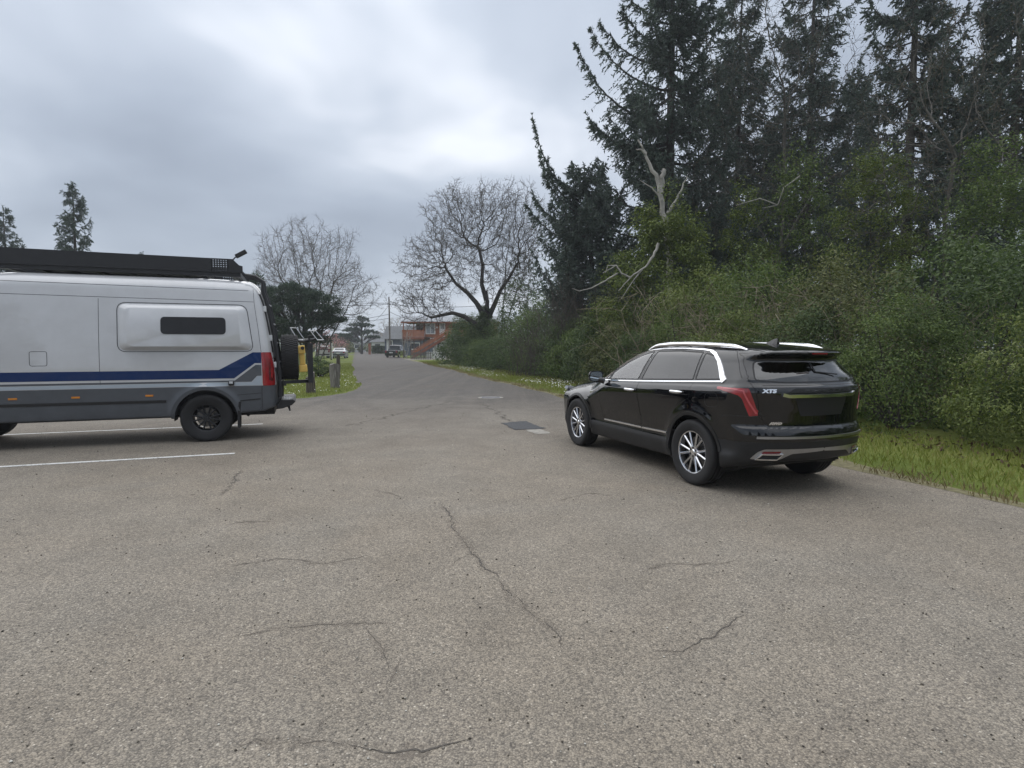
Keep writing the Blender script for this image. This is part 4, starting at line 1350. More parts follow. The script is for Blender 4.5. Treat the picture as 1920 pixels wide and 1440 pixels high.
    for xx, hh in pr: 
        vs_ += [Vector((-.26 + xx, .022 if hh < .01 else .006, z0 + hh)), Vector((-.26 + xx, -.022 if hh < .01 else -.006, z0 + hh))]
    vs_ += [Vector((-.26 + 0.0, .030, z0)), Vector((-.26 + 0.0, -.030, z0))]
    fs_ = [(2 * i, 2 * i + 2, 2 * i + 3, 2 * i + 1) for i in range(5)]
    fs_ += [(0, 12, 4, 2), (12, 10, 8, 6), (12, 6, 4), (1, 3, 5, 13), (13, 7, 9, 11), (13, 5, 7)]
    fin.add(vs_, fs_); fin.build('roof_aerial', M['black_paint'], root, smooth=False)
    # front lamps, grille
    for sg in (1, -1):
        hp = MB(); 
        hp.tube([(3.50, sg * .80, .90), (3.60, sg * .70, .88), (3.72, sg * .50, .84)], [.03, .05, .045], 10)
        hp.build('headlight', M['lamp_clear'], root, smooth=True)
    MB().box(3.77, 3.815, -.45, .45, .48, .82).build('grille', M['plastic'], root, bevel=.02)
    # fender badge
    yb = float(on_side(f, 2.42, .90)[0])
    MB().box(2.37, 2.45, yb - .004, yb + .006, .885, .920).build('fender_badge', M['chrome'], root, bevel=.003)
    # lettering on the tail
    def badge(txt, y, z, size, name):
        me = text_mesh(txt, size, .004, bold=.0035, shear=.15)
        o = link(name, me, M['chrome'], root)
        xx = float(on_rear(f, y, z)[0])
        g = grad(f, np.array([[xx, y, z]]))[0]; n = Vector(g).normalized()
        zx = n; xx_ = Vector((0, 0, 1)).cross(zx).normalized(); yy_ = zx.cross(xx_)
        o.matrix_local = Matrix.Translation(Vector((xx, y, z)) + n * .006) @ Matrix((xx_, yy_, zx)).transposed().to_4x4() @ Matrix.Diagonal((1.5, 1, 1, 1))
    badge('XT5', .625, 1.135, .050, 'badge_lettering')
    badge('AWD', .55, .80, .034, 'badge_lettering')
    # interior
    inn = MB(); inn.box(-.55, 2.3, -.74, .74, .28, .55); inn.build('cabin_floor', M['interior'], root)
    MB().box(1.95, 2.32, -.72, .72, .55, 1.08).build('dashboard', M['interior'], root, bevel=.06)
    for sx, ys_ in ((1.18, .38), (1.18, -.38), (.22, .40), (.22, -.40)):
        st = MB(); st.box(sx - .25, sx + .28, ys_ - .25, ys_ + .25, .52, .72)
        Mx = Matrix.Translation((sx - .22, ys_, .70)) @ Matrix.Rotation(R(-14), 4, 'Y')
        st.box(-.07, .07, -.24, .24, 0, .56, Mx)
        st.build('seat', M['seat'], root, bevel=.04)
        hr = MB(); hr.box(-.05, .05, -.13, .13, .60, .76, Mx); hr.build('headrest', M['seat'], root, bevel=.03)
    sw_ = MB(); ctr = Vector((1.72, .38, 1.03)); ax = Vector((-.9, 0, .43)).normalized(); u = Vector((0, 1, 0)); v_ = ax.cross(u)
    sw_.tube([ctr + (u * math.cos(a) + v_ * math.sin(a)) * .185 for a in np.linspace(0, 2 * PI, 29)], .015, 8, cap=False)
    sw_.tube([ctr - u * .18, ctr + u * .18], .02, 6); sw_.tube([ctr, ctr - ax * .28], .03, 6)
    sw_.build('steering_wheel', M['interior'], root)
    for c, _ in arches:
        for sg in (1, -1):
            # dark wheel-house liner
            ln = MB(); pr = []
            for a in np.linspace(R(-20), R(200), 20): pr.append((c + math.cos(a) * .440, .38 + math.sin(a) * .440))
            vs_ = [Vector((x_, sg * yy, z_)) for yy in (.56, .86) for x_, z_ in pr]
            ln.add(vs_, [(i, i + 1, 21 + i, 20 + i) for i in range(19)]); 
            ln.build('wheel_house', M['gasket'], root)
            make_wheel(root, c, sg * .818, .38, sg, .38, .245, .235, WM, 6, True)
    MB().box(-.30, 3.4, -.62, .62, .22, .32).build('underbody', M['gasket'], root)
    return root
suv = build_suv()
hx, hy = -0.357, 0.934
suv.location = (2.935, 6.94, 0.004)
suv.rotation_euler = (0, 0, math.atan2(hy, hx))
# ---------------------------------------------------------------- camper van
def build_van():
    T = pchip([(-.2, 2.50), (.15, 2.66), (.45, 2.755), (1.2, 2.785), (3.6, 2.785), (4.15, 2.74), (4.5, 2.60), (4.9, 2.18), (5.25, 1.72), (5.42, 1.42), (5.7, 1.22), (5.92, 1.0), (6.1, .8)])
    Wz = pchip([(.2, .90), (.45, .955), (.60, .975), (.90, .995), (.94, .998), (1.2, 1.0), (1.6, .985), (2.0, .952), (2.4, .905), (2.62, .868), (2.8, .80), (2.95, .7)])
    XR = pchip([(.2, .10), (.45, .045), (.62, .02), (.9, .01), (1.0, .01), (1.5, .05), (2.0, .12), (2.4, .20), (2.62, .285), (2.75, .38), (2.9, .55)])
    XF = pchip([(.2, 5.75), (.45, 5.90), (.8, 5.93), (1.05, 5.86), (1.3, 5.6), (1.8, 5.2), (2.9, 4.6)])
    tf = pchip([(-.2, .985), (.3, 1.0), (4.6, 1.0), (5.3, .97), (5.7, .92), (6.0, .86)])
    arches = (1.14, 4.80)
    def f0(x, y, z):
        a = np.abs(y)
        side = a - Wz(z) * tf(x) - sum(.035 * np.exp(-((np.hypot(x - c, z - .40) - .51) / .06) ** 2) for c in arches) * (z > .3)
        # pressed swage lines along the flank
        side = side + .008 * np.exp(-((z - 2.28) / .012) ** 2) * 0
        top = (z - T(x) + .035 * (a / .8) ** 2 + .03 * (a / .8) ** 6) * np.where((x > 4.3) & (x < 5.5), .72, 1)
        rear = XR(z) + .035 * a ** 2 + .10 * (a / .98) ** 8 - x
        front = x - XF(z) + .16 * a ** 2 + .12 * a ** 6
        v = smax(side, top, .16); v = smax(v, rear, .10); v = smax(v, front, .12)
        bt = .50 - .07 * np.clip(x / 1.0, 0, 1) + .08 * np.clip((.25 - x) / .3, 0, 1)
        return smax(v, bt - z, .03)
    def f(x, y, z):
        v = f0(x, y, z)
        for c in arches:
            v = np.maximum(v, -np.maximum(np.hypot(x - c, z - .40) - .475, .62 - np.abs(y)))
        return v
    root = thing('camper_van', 'tall silver camper van with dark blue side stripe and spare tyre on its rear', 'van')
    sh = Shell(f, (-.15, -1.15, .25), (6.1, 1.15, 2.95), .035)
    Lf = lambda p: p[:, 1] > .3
    Rt = lambda p: p[:, 1] < -.3
    reg = {}
    tl = round_poly([(-1.265, 1.50), (-1.02, 1.50), (-.955, 1.30), (-.925, 1.02), (-.93, .93), (-1.255, .93)], .02)
    reg['tlL'] = sh.region('corner', tl, lambda p: (p[:, 1] > .3) & (p[:, 0] < .6))
    reg['tlR'] = sh.region('corner', tl, lambda p: (p[:, 1] < -.3) & (p[:, 0] < .6))
    dw = round_poly([(4.12, 1.45), (4.14, 2.12), (4.50, 2.12), (4.98, 1.62), (5.05, 1.45)], .06)
    for s_, pr in (('L', Lf), ('R', Rt)): reg['dw' + s_] = sh.region('side', dw, pr)
    ws = round_poly([(4.68, .78), (4.62, 0), (4.68, -.78), (5.28, -.82), (5.36, 0), (5.28, .82)], .06)
    reg['ws'] = sh.region('top', ws, lambda p: p[:, 2] > 1.5)
    fd = [(4.05, .55), (4.05, 2.25), (4.55, 2.25), (5.10, 1.60), (5.22, 1.2), (5.22, .95), (4.95, .95), (4.55, .90), (4.3, .55)]
    for s_, pr in (('L', Lf), ('R', Rt)): reg['fd' + s_] = sh.region('side', fd, pr)
    rdoor = [(-.80, .93), (-.80, 1.5), (-.74, 2.52), (.74, 2.52), (.80, 1.5), (.80, .93)]
    reg['rdr'] = sh.region('rear', [(-.80, .93), (-.80, 1.5), (-.73, 2.48), (-.006, 2.52), (-.006, .93)], lambda p: p[:, 0] < .5)
    reg['rdl'] = sh.region('rear', [(.80, .93), (.80, 1.5), (.73, 2.48), (.006, 2.52), (.006, .93)], lambda p: p[:, 0] < .5)
    reg['bump'] = sh.region('corner', [(-1.27, .2), (-1.27, .928), (.6, .928), (.6, .2)], lambda p: p[:, 0] < .5)
    reg['low'] = sh.region('side', [(-.3, .2), (6.2, .2), (6.2, .93), (-.3, .93)], lambda p: p[:, 2] < 1.0)
    pn = M['silver_paint']
    sh.build(0, 'body', pn, root)
    sh.build(reg['low'], 'lower_panel', M['grey_lower'], root)
    sh.build(reg['bump'], 'rear_bumper', M['grey_lower'], root, gap=.003)
    sh.build(reg['ws'], 'windscreen', M['glass_privacy'], root)
    for s_, sg in (('L', 1), ('R', -1)):
        d = sh.build(reg['fd' + s_], 'front_door', pn, root, gap=.004)
        sh.build(reg['dw' + s_], 'window', M['glass_privacy'], d)
        h = MB().tube([(4.16, sg * 1.02, 1.22), (4.18, sg * 1.045, 1.22), (4.34, sg * 1.045, 1.22), (4.36, sg * 1.02, 1.22)], .014, 8).build('handle', M['plastic'], d, smooth=True)
        t_ = sh.build(reg['tl' + s_], 'tail_light', M['tail_red'], root, push=.008)
        # darker inner column of the lamp
        mm = MB(); mm.box(4.95, 5.10, sg * 1.08, sg * 1.34, 1.50, 1.92); mm.tube([(5.05, sg * .98, 1.52), (5.03, sg * 1.12, 1.56)], .035, 8)
        mm.build('wing_mirror', M['plastic'], root, bevel=.03)
        patch(f, round_poly([(.062, 1.40), (.14, 1.40), (.165, 1.02), (.10, 1.0)], .02), 'lamp_lens', M['tail_dark'], t_, sgn=sg, cell=.08, proud=.011)
        # printed stripes
        patch(f, [(.272, 1.50), (.40, 1.50), (.93, 1.205), (4.04, 1.205), (4.04, 1.06), (.70, 1.06), (.372, 1.315), (.272, 1.315)], 'blue_stripe', M['blue_print'], root, sgn=sg, cell=.2)
        patch(f, [(.272, 1.285), (.362, 1.285), (.69, 1.025), (4.04, 1.025), (4.04, .992), (.43, .998), (.345, 1.095), (.272, 1.10)], 'grey_stripe', M['grey_print'], root, sgn=sg, cell=.2)
        patch(f, [(.272, 1.094), (.340, 1.090), (.425, .992), (4.04, .986), (4.04, .936), (.272, .936)], 'pale_stripe', M['pale_print'], root, sgn=sg, cell=.2)
        # panel seams
        strip(f, [(.385, 2.70), (.36, 2.3), (.31, 1.9), (.27, 1.5)], .007, .0015, 'panel_seam', M['gasket'], root, sgn=sg, step=.08)
        strip(f, [(.272, .93), (.272, .52)], .007, .0015, 'panel_seam', M['gasket'], root, sgn=sg, step=.08)
        strip(f, [(.37, 2.36), (4.05, 2.40)], .008, .0015, 'panel_seam', M['gasket'], root, sgn=sg, step=.15)
        strip(f, [(.45, 2.55), (4.05, 2.60)], .008, .0015, 'panel_seam', M['gasket'], root, sgn=sg, step=.15)
        strip(f, [(.28, .80), (.66, .775)], .008, .0015, 'panel_seam', M['gasket'], root, sgn=sg, step=.15)
        strip(f, [(2.62, .94), (2.62, 2.36)], .008, .0015, 'panel_seam', M['gasket'], root, sgn=sg, step=.15)
        strip(f, [(3.98, .94), (3.98, 2.40)], .008, .0015, 'panel_seam', M['gasket'], root, sgn=sg, step=.15)
        strip(f, [(.30, .70), (.62, .675)], .022, .006, 'side_moulding', M['plastic'], root, sgn=sg, step=.1)
        strip(f, [(1.72, .70), (4.0, .70)], .05, .010, 'side_moulding', M['plastic'], root, sgn=sg, step=.2)
        for xm in (1.9, 2.9, 3.7): strip(f, [(xm, .80), (xm + .11, .80)], .035, .008, 'side_marker', M['amber'], root, sgn=sg, step=.1)
        strip(f, round_poly([(3.30, 1.30), (3.52, 1.30), (3.52, 1.52), (3.30, 1.52)], .03), .008, .002, 'filler_flap_seam', M['gasket'], root, sgn=sg, step=.06, close=True)
        # bed flare: a moulded blister in the window opening
        outer = round_poly([(.40, 1.535), (.50, 2.285), (2.35, 2.285), (2.35, 1.535)], .12, 6)
        inner = round_poly([(.56, 1.60), (.63, 2.215), (2.22, 2.215), (2.22, 1.60)], .09, 6)
        n = len(outer)
        oy = on_side(f, [p[0] for p in outer], [p[1] for p in outer]); iy = on_side(f, [p[0] for p in inner], [p[1] for p in inner])
        fl = MB(); vs_ = [Vector((p[0], sg * (y + .002), p[1])) for p, y in zip(outer, oy)]
        vs_ += [Vector((p[0] * .35 + q[0] * .65, sg * (max(y, y2) + .060), p[1] * .35 + q[1] * .65)) for p, q, y, y2 in zip(outer, inner, oy, iy)]
        vs_ += [Vector((q[0], sg * (y + .085), q[1])) for q, y in zip(inner, iy)]
        fl.add(vs_, [(r_ * n + i, r_ * n + (i + 1) % n, (r_ + 1) * n + (i + 1) % n, (r_ + 1) * n + i) for r_ in (0, 1) for i in range(n)] + [tuple(range(2 * n, 3 * n))])
        fo = fl.build('bed_flare', pn, root, smooth=True)
        strip(f, round_poly([(.385, 1.515), (.487, 2.303), (2.37, 2.303), (2.37, 1.515)], .13, 6), .012, .003, 'flare_seal', M['gasket'], root, sgn=sg, step=.08, close=True)
        wn = round_poly([(.80, 1.80), (.80, 2.08), (1.75, 2.08), (1.75, 1.80)], .07, 6)
        wy = [float(v) for v in on_side(f, [p[0] for p in wn], [p[1] for p in wn])]
        ymx = max(iy) + .085
        wm = MB(); 
        yv = [y + .092 for y in wy]
        wm.add([Vector((p[0], sg * y, p[1])) for p, y in zip(wn, yv)] + [Vector((p[0], sg * (y - .03), p[1])) for p, y in zip(wn, yv)],
               [tuple(range(len(wn)))] + [(i, (i + 1) % len(wn), len(wn) + (i + 1) % len(wn), len(wn) + i) for i in range(len(wn))])
        wm.build('flare_window', M['dark_trim'], fo)
        # hinge stop on the flank
        MB().box(.70, .79, sg * .99, sg * 1.035, .94, 1.01).build('door_check', M['plastic'], root, bevel=.01)
        MB().box(.72, .775, sg * 1.036, sg * 1.043, .975, 1.012).build('check_plate', M['hinge_white'], root)
        for c in arches:
            arc = [(c + math.cos(a) * .500, .40 + math.sin(a) * .500) for a in np.linspace(R(2), R(178), 34)]
            strip(f0, arc, .06, .014, 'arch_moulding', M['grey_lower'], root, sgn=sg, step=.06, sink=.04)
            ln = MB(); pr = [(c + math.cos(a) * .488, .40 + math.sin(a) * .488) for a in np.linspace(R(-5), R(185), 20)]
            ln.add([Vector((x_, sg * yy, z_)) for yy in (.60, .93) for x_, z_ in pr], [(i, i + 1, 21 + i, 20 + i) for i in range(19)])
            ln.build('wheel_house', M['gasket'], root)
            make_wheel(root, c, sg * .865, .40, sg, .40, .225, .25, {**WM, 'rim': M['rack_black'], 'cap': M['rack_black']}, 6, True)
        # mud flap
        MB().prism([(.60, .66), (.64, .66), (.665, .45), (.67, .22), (.63, .21), (.625, .45)], sg * .76, sg * 1.005).build('mud_flap', M['rubber'], root)
    for s_ in ('rdl', 'rdr'):
        d = sh.build(reg[s_], 'rear_door', pn, root, gap=.006)
        sg = 1 if s_ == 'rdl' else -1
        patch(f, round_poly([(sg * .10, 1.50), (sg * .68, 1.50), (sg * .63, 2.15), (sg * .10, 2.15)], .08), 'window', M['glass_privacy'], d, kind='rear', cell=.15, proud=.004)
        for z_ in (1.28, 1.75, 2.25):
            x_ = float(on_rear(f, sg * .80, z_)[0])
            MB().box(x_ - .03, x_ + .02, sg * .80 - .02, sg * .80 + .04, z_ - .05, z_ + .05).build('hinge', M['hinge_white'], d, bevel=.006)
    strip(f, [(.815, 2.50), (.815, 1.5)], .05, .012, 'door_rubber', M['gasket'], root, kind='rear', step=.1)
    # ladder up the rear
    lad = thing_part = MB()
    for y_ in (.80, .50):
        pl = [(float(XR(z_)) + .05 * y_ ** 2 - .055, y_, z_) for z_ in np.linspace(.70, 2.55, 16)] + [(.22, y_ , 2.72), (.34, y_, 2.80), (.50, y_, 2.82)]
        lad.tube(pl, .034, 8)
    lo = lad.build('ladder', M['rack_black'], root, smooth=True)
    for k, z_ in enumerate((1.0, 1.33, 1.66, 1.99, 2.32)):
        x_ = float(XR(z_)) - .03
        MB().tube([(x_ - .01, .82, z_), (x_ - .03, .49, z_)], .016, 8).build('rung', M['satin'], lo)
    # tyre carrier, spare, container, bike rack frame
    ca = MB(); ca.bar((.02, .78, .965), (-.55, .50, .965), .055, .06); ca.bar((-.53, .62, .94), (-.53, .62, 1.66), .12, .09); ca.bar((-.53, -.55, .94), (-.53, -.55, 1.66), .06, .06)
    ca.bar((-.53, .66, 1.64), (-.53, -.58, 1.64), .05); ca.bar((-.53, .66, .97), (-.53, -.58, .97), .06); ca.bar((-.02, .4, 1.40), (-.2, .4, 1.40), .12)
    ca.bar((-.08, .72, .90), (-.08, .72, .94), .07); ca.bar((-.53, .10, .94), (-.53, .10, 1.64), .05)
    ca.build('rear_carrier', M['rack_black'], root, bevel=.004)
    spare = thing('spare_tyre', 'chunky black spare tyre mounted upright behind the silver van', 'tyre')
    sp = make_wheel(spare, 0, 0, 0, -1, .405, .225, .29, {**WM, 'rim': M['rack_black'], 'cap': M['rack_black']}, 6, True, tread=False)
    # tread blocks on the spare
    tb = MB()
    for i in range(52):
        for j, yy in enumerate((-.105, -.035, .035, .105)):
            a = 2 * PI * (i + (j % 2) * .5) / 52
            Mx = Ry(-a) @ Matrix.Translation((.404, yy, 0))
            tb.box(-.006, .010, -.030, .030, -.017, .017, Mx)
    tb_o = tb.build('tread', M['rubber'], sp); tb_o['kind'] = 'stuff'
    can = MB(); can.box(-.07, .07, -.16, .16, 0, .13); can.box(-.045, .055, -.13, .13, .13, .33); can.box(-.06, .07, -.16, .16, .33, .48)
    cano = thing('fuel_container', 'yellow plastic container strapped between spare tyre and rear rack', 'container')
    can.build('body', M['yellow'], cano, bevel=.02)
    MB().tube([(-.02, .05, .43), (-.02, .185, .43)], .032, 12).build('cap', M['plastic'], cano)
    br = thing('bike_rack', 'folded bike rack with bright wire hoops above the spare tyre', 'bike rack')
    q = MB(); q.tube([(.28, .35, .0), (.02, .35, -.03), (-.22, .35, .02)], .026, 8); q.tube([(.20, -.5, .0), (-.22, -.5, .02)], .026, 8); q.tube([(-.1, .38, .0), (-.1, -.55, .0)], .024, 8); q.tube([(.16, .38, .0), (.16, -.55, .0)], .024, 8)
    q.build('frame', M['rack_black'], br, smooth=True)
    for xo, sc_ in ((.10, 1.1), (-.24, .85)):
        hoop = MB().tube([(xo + .12, .30, .20 * sc_), (xo, .30, .0), (xo - .10, .30, .0)], .009, 6)
        hoop.tube([(xo + .12, .30, .20 * sc_), (xo + .02, .12, .20 * sc_), (xo - .12, .12, .0)], .009, 6)
        hoop.build('hoop', M['wire'], br)
    for yy in (.22, -.2):
        MB().box(-.20, -.08, yy - .05, yy + .05, .03, .09).build('wheel_tray', M['plastic'], br, bevel=.01)
    # roof rack with perforated fairing
    rk = MB()
    for sg in (1, -1):
        rk.box(.58, 4.4, sg * .66 - .02, sg * .66 + .02, 2.80, 2.875)
    for k in range(9):
        rk.box(.70 + k * .42, .78 + k * .42, -.66, .66, 2.86, 2.89)
    rk.box(.58, .62, -.66, .66, 2.80, 2.875)
    ro = rk.build('roof_rack', M['rack_black'], root)
    fa = MB()
    for sg in (1, -1):
        y0, y1 = sg * .675, sg * .70
        poly = [(1.02, 2.87), (1.02, 3.10), (4.3, 3.12), (4.4, 2.87)]
        fa.prism(poly, y0, y1)
        fa.prism([(.545, 2.87), (.545, 2.985), (.60, 3.00), (.70, 3.10), (.78, 3.10), (.78, 2.87)], y0, y1)
        for k in range(7): fa.box(.78 + .24 * k / 6 - .012, .78 + .24 * k / 6 + .012, y0, y1, 2.87, 3.10)
        for k in range(7): fa.box(.77, 1.03, y0 + sg * .001, y1 - sg * .001, 2.875 + .215 * k / 6 - .011, 2.875 + .215 * k / 6 + .011)
    fa.build('fairing', M['rack_black'], ro)
    bx_ = MB(); bx_.box(1.3, 3.9, -.55, .55, 2.895, 3.07); bx_.build('roof_box', M['rack_black'], ro, bevel=.05)
    wl = MB(); wl.tube([(.72, .60, 3.08), (.655, .62, 3.15)], .012, 6)
    wo = wl.build('lamp_stalk', M['rack_black'], ro)
    Mx = Matrix.Translation((.57, .62, 3.205)) @ Ry(R(31))
    MB().box(-.10, .10, -.035, .035, -.036, .036, Mx).build('work_lamp', M['plastic'], ro, bevel=.012)
    # rear step and tow hitch
    stp = MB(); stp.prism([(.05, .56), (-.02, .645), (-.22, .655), (-.265, .62), (-.20, .555), (-.05, .50), (.06, .49)], -.60, .80)
    so = stp.build('rear_step', M['plastic'], root, bevel=.012)
    for k in range(6): MB().prism([(-.05 - .028 * k, .652), (-.064 - .028 * k, .676), (-.078 - .028 * k, .652)], .2, .78).build('grip_tooth', M['satin'], so)
    MB().prism([(-.10, .53), (-.16, .52), (-.17, .42), (-.15, .41)], .38, .44).build('tow_hook', M['plastic'], root)
    MB().box(.10, 5.5, -.55, .55, .38, .52).build('underbody', M['gasket'], root)
    MB().tube([(.95, -.8, .42), (.95, .8, .42)], .05, 8).build('rear_axle', M['plastic'], root)
    MB().box(5.75, 5.94, -.55, .55, .75, 1.0).build('grille', M['plastic'], root, bevel=.03)
    for sg in (1, -1): MB().tube([(5.62, sg * .82, .98), (5.75, sg * .68, .96)], [.09, .10], 10).build('headlight', M['lamp_clear'], root, smooth=True)
    return root, spare, cano, br
van, spare, cano, brk = build_van()
VO = Vector((-4.39, 10.94, .004)); vrz = math.atan2(HV.y, HV.x)
VM = Matrix.Translation(VO) @ Matrix.Rotation(vrz, 4, 'Z')
van.location = VO; van.rotation_euler = (0, 0, vrz)
spare.matrix_world = VM @ Matrix.Translation((-.18, .40, 1.40)) @ Matrix.Rotation(R(90), 4, 'Z')
cano.matrix_world = VM @ Matrix.Translation((-.41, .55, 1.14)) @ Matrix.Rotation(R(4), 4, 'Y')
brk.matrix_world = VM @ Matrix.Translation((-.42, .20, 1.72))
# ---------------------------------------------------------------- planting plan
def at(px, y, z=0.0): return (gx(px, y), y, z)
r = np.random.default_rng(21)
# big spruces on the right
spruce('spruce_tree', 'towering dark spruce with upswept branches reaching left over the thicket', at(1250, 31), 27, lambda u: 5.4 * (1 - u) ** .72 + .25, r, .36, whorl=.62, per=5, z0=3.2,
       extra=[(13.3, PI, 6.0, .62, .2), (14.9, PI + .2, 5.1, .58, .15), (16.2, PI - .15, 4.3, .55, .1), (11.5, PI + .1, 5.0, .45, .25), (18.2, PI + .3, 3.6, .5, .1), (12.2, PI - .3, 4.6, .35, .3), (16.8, PI + .5, 3.8, .4, .2)])
spruce('spruce_tree', 'shorter leaning spruce at the left end of the conifers, its tip curving up', at(1118, 33), 11.8, lambda u: 4.0 * (1 - u) ** .55 + .5, r, .28, whorl=.5, per=6, z0=2.6, lean=(-.8, 0),
       extra=[(9.5, PI, 4.3, 1.15, -.3), (9.2, PI - .12, 3.6, .95, -.25), (8.8, PI + .12, 3.3, .8, -.2), (9.8, PI + .05, 2.8, .8, -.2), (9.0, .3, 2.8, .7, .2), (7.5, PI + .2, 4.2, .5, .3), (8.2, PI - .3, 4.0, .6, .1)])
spruce('spruce_tree', 'slim spruce filling the gap right of the pale dead trunk', at(1375, 37), 25, lambda u: 5.6 * (1 - u) ** .7 + .4, r, .30, whorl=.66, per=5, z0=4, dens=.85)
spruce('spruce_tree', 'tall open spruce with sky showing through, behind the black car roof', at(1505, 33), 24, lambda u: 5.2 * (1 - u) ** .65 + .5, r, .30, whorl=.75, per=5, z0=5, dens=.75)
sp4 = spruce('spruce_tree', 'dense spruce at the far right of the thicket', at(1690, 27), 22, lambda u: 4.6 * (1 - u) ** .7 + .3, r, .32, whorl=.7, per=5, z0=3.0, dens=.9)
for px_, y_, rz_, s_, lb in ((1880, 25, 1.1, .95, 'spruce at the right edge of the picture'), (1240, 47, 2.3, .9, 'distant spruce half hidden behind the towering one'), (1590, 43, 4.0, 1.05, 'spruce set back deep in the wood at right'),
                             (1800, 39, 5.2, 1.0, 'spruce deep in the wood behind the one at the right edge'), (1440, 48, .4, 1.0, 'farthest spruce deep in the wood behind the bare alder')):
    o = copy_tree(sp4); o.location = at(px_, y_); o.rotation_euler = (0, 0, rz_); o.scale = (s_, s_, s_ * (.94 + .1 * ((px_ * 7) % 5) / 5))
    o['label'] = lb
# bare broadleaf trees
base = Vector(at(912, 50))
roots = [[(0, 0, 0), (.05, 0, .8), (-.05, .1, 1.6), (0, .1, 2.4), (.05, 0, 3.2), (.1, .1, 4.0), (.05, 0, 4.8), (.1, 0, 5.6), (.0, .1, 6.4)],
         [(-.15, 0, 2.7), (-1.0, 0, 3.6), (-1.9, .0, 4.2), (-2.9, 0, 4.5), (-3.9, .1, 4.3), (-4.8, .1, 4.1)],
         [(.15, 0, 4.0), (.7, .0, 5.2), (1.2, .1, 6.4), (1.9, .1, 7.4), (2.6, 0, 8.6)],
         [(-.1, 0, 4.1), (-.8, 0, 5.3), (-1.6, 0, 6.2), (-2.6, 0, 7.0), (-3.4, 0, 8.2)],
         [(0, .1, 5.6), (-.4, .1, 7.0), (-.3, .1, 8.5), (-.6, 0, 10)]]
attr = crown_attr(r, 6000, [((-2.6, 0, 12.2), (2.7, 2.6, 3.2)), ((.6, .4, 12.2), (2.3, 2.6, 3.2)), ((3.0, 0, 11.8), (2.2, 2.4, 3.4)), ((-4.8, 0, 8.6), (2.6, 2.5, 2.6)), ((-5.6, .2, 5.6), (2.5, 2.3, 2.0)),
                          ((2.6, 0, 7.6), (2.2, 2.2, 2.4)), ((-1.4, -.6, 8.4), (2.2, 2.4, 2.2)), ((-5.2, 0, 3.8), (2.1, 1.8, 1.3)), ((.8, .2, 8.2), (1.6, 2.0, 2.0))])
attr = clumpy(r, attr, 130, 1.25); attr = attr[attr[:, 2] > 2.9]
bare_tree('alder_tree', 'wide bare alder with ivy-dark trunk leaning over the street', 'tree', base, roots, attr, r, step=.27, infl=1.9, kill=.36, tip=.0105, rmax=.55, twig_n=3, twig_l=.42, mats=('bark_dark', 'bark_twig'), bud_size=.075, expo=2.35, jit=.36, grav=-.03, iters=110, bole=((.60, .10), (.26, .10), (.24, .09), (.25, .10), (.22, .08)))
shrub('ivy', 'dark ivy sleeve clothing the trunk of the wide bare alder', (base.x, base.y - .1, .3), (.95, .9), 5.0, r, 6500, .14, 'shrub_dark', 'ivy', 60, spread=.10, stems=3, low=.0)
b2 = Vector(at(940, 48.5))
roots = [[(0, 0, 0), (.02, 0, 1.2), (0, .05, 2.5), (.1, .0, 3.8), (.15, 0, 5.1), (.35, 0, 6.5)], [(.1, 0, 2.4), (.5, .1, 3.6), (.9, .1, 5.0), (1.3, .1, 6.3)]]
attr = crown_attr(r, 900, [((1.2, 0, 8.6), (1.9, 2.2, 4.2))])
bare_tree('alder_tree', 'slender pale-stemmed bare alder just right of the wide one', 'tree', b2, roots, attr, r, step=.33, infl=2.2, kill=.5, tip=.010, rmax=.16, mats=('bark_grey', 'bark_grey'), bud_size=.06)
b3 = Vector(at(585, 62))
roots = []
for k, (dx, tx) in enumerate(((0, -.3), (-.5, -3.2), (.6, 2.9), (-.2, -1.6), (.3, 1.3), (.9, 4.6), (-.8, -4.6))):
    top_ = 8.2 if abs(tx) < 4 else 5.5
    roots.append([(dx + (tx - dx) * (s ** 1.15) * .8, .3 * math.sin(k * 2 + s * 2), top_ * s) for s in np.linspace(0, 1, 14)])
attr = crown_attr(r, 4800, [((-.2, 0, 9.8), (6.0, 3.8, 5.6)), ((2.8, 0, 6.8), (4.2, 3.6, 3.6)), ((-3.0, 0, 7.0), (3.4, 3.4, 3.8))])
attr = clumpy(r, attr, 120, 1.3, .35); attr = attr[attr[:, 2] > 2.5]
bare_tree('birch_tree', 'bare multi-stemmed tree fanning out above the pine behind the van', 'tree', b3, roots, attr, r, step=.32, infl=2.0, kill=.42, tip=.010, rmax=.17, twig_n=3, twig_l=.6, mats=('bark_grey', 'bark_twig'), bud_size=.05, grav=.14)
b4 = Vector(at(1455, 29.5))
roots = [[(0, 0, 0), (.05, 0, 2.), (0, .1, 4.), (.1, .1, 6.), (.15, 0, 8.), (.2, 0, 10), (.1, 0, 12)], [(.05, 0, 5.5), (-.8, 0, 7.2), (-1.8, .2, 8.6), (-2.8, .1, 9.6)], [(.1, 0, 6.5), (1.0, 0, 8.2), (2.0, .1, 9.8)], [(0, 0, 3.6), (-.9, -.2, 5.2), (-2.2, -.3, 6.2), (-3.4, -.4, 6.7)]]
attr = crown_attr(r, 2300, [((-.5, 0, 13.5), (4.5, 3.2, 6.5)), ((-2.6, 0, 8.5), (3.2, 2.6, 3.0)), ((2.2, 0, 9), (3.0, 2.6, 4.0))])
bare_tree('alder_tree', 'tall mossy bare alder with grey trunk in front of the right-hand spruces', 'tree', b4, roots, attr, r, step=.36, infl=2.4, kill=.6, tip=.008, rmax=.20, twig_l=.6, mats=('bark_grey', 'bark_grey'), bud_size=.085)
b5 = Vector(at(1780, 20))
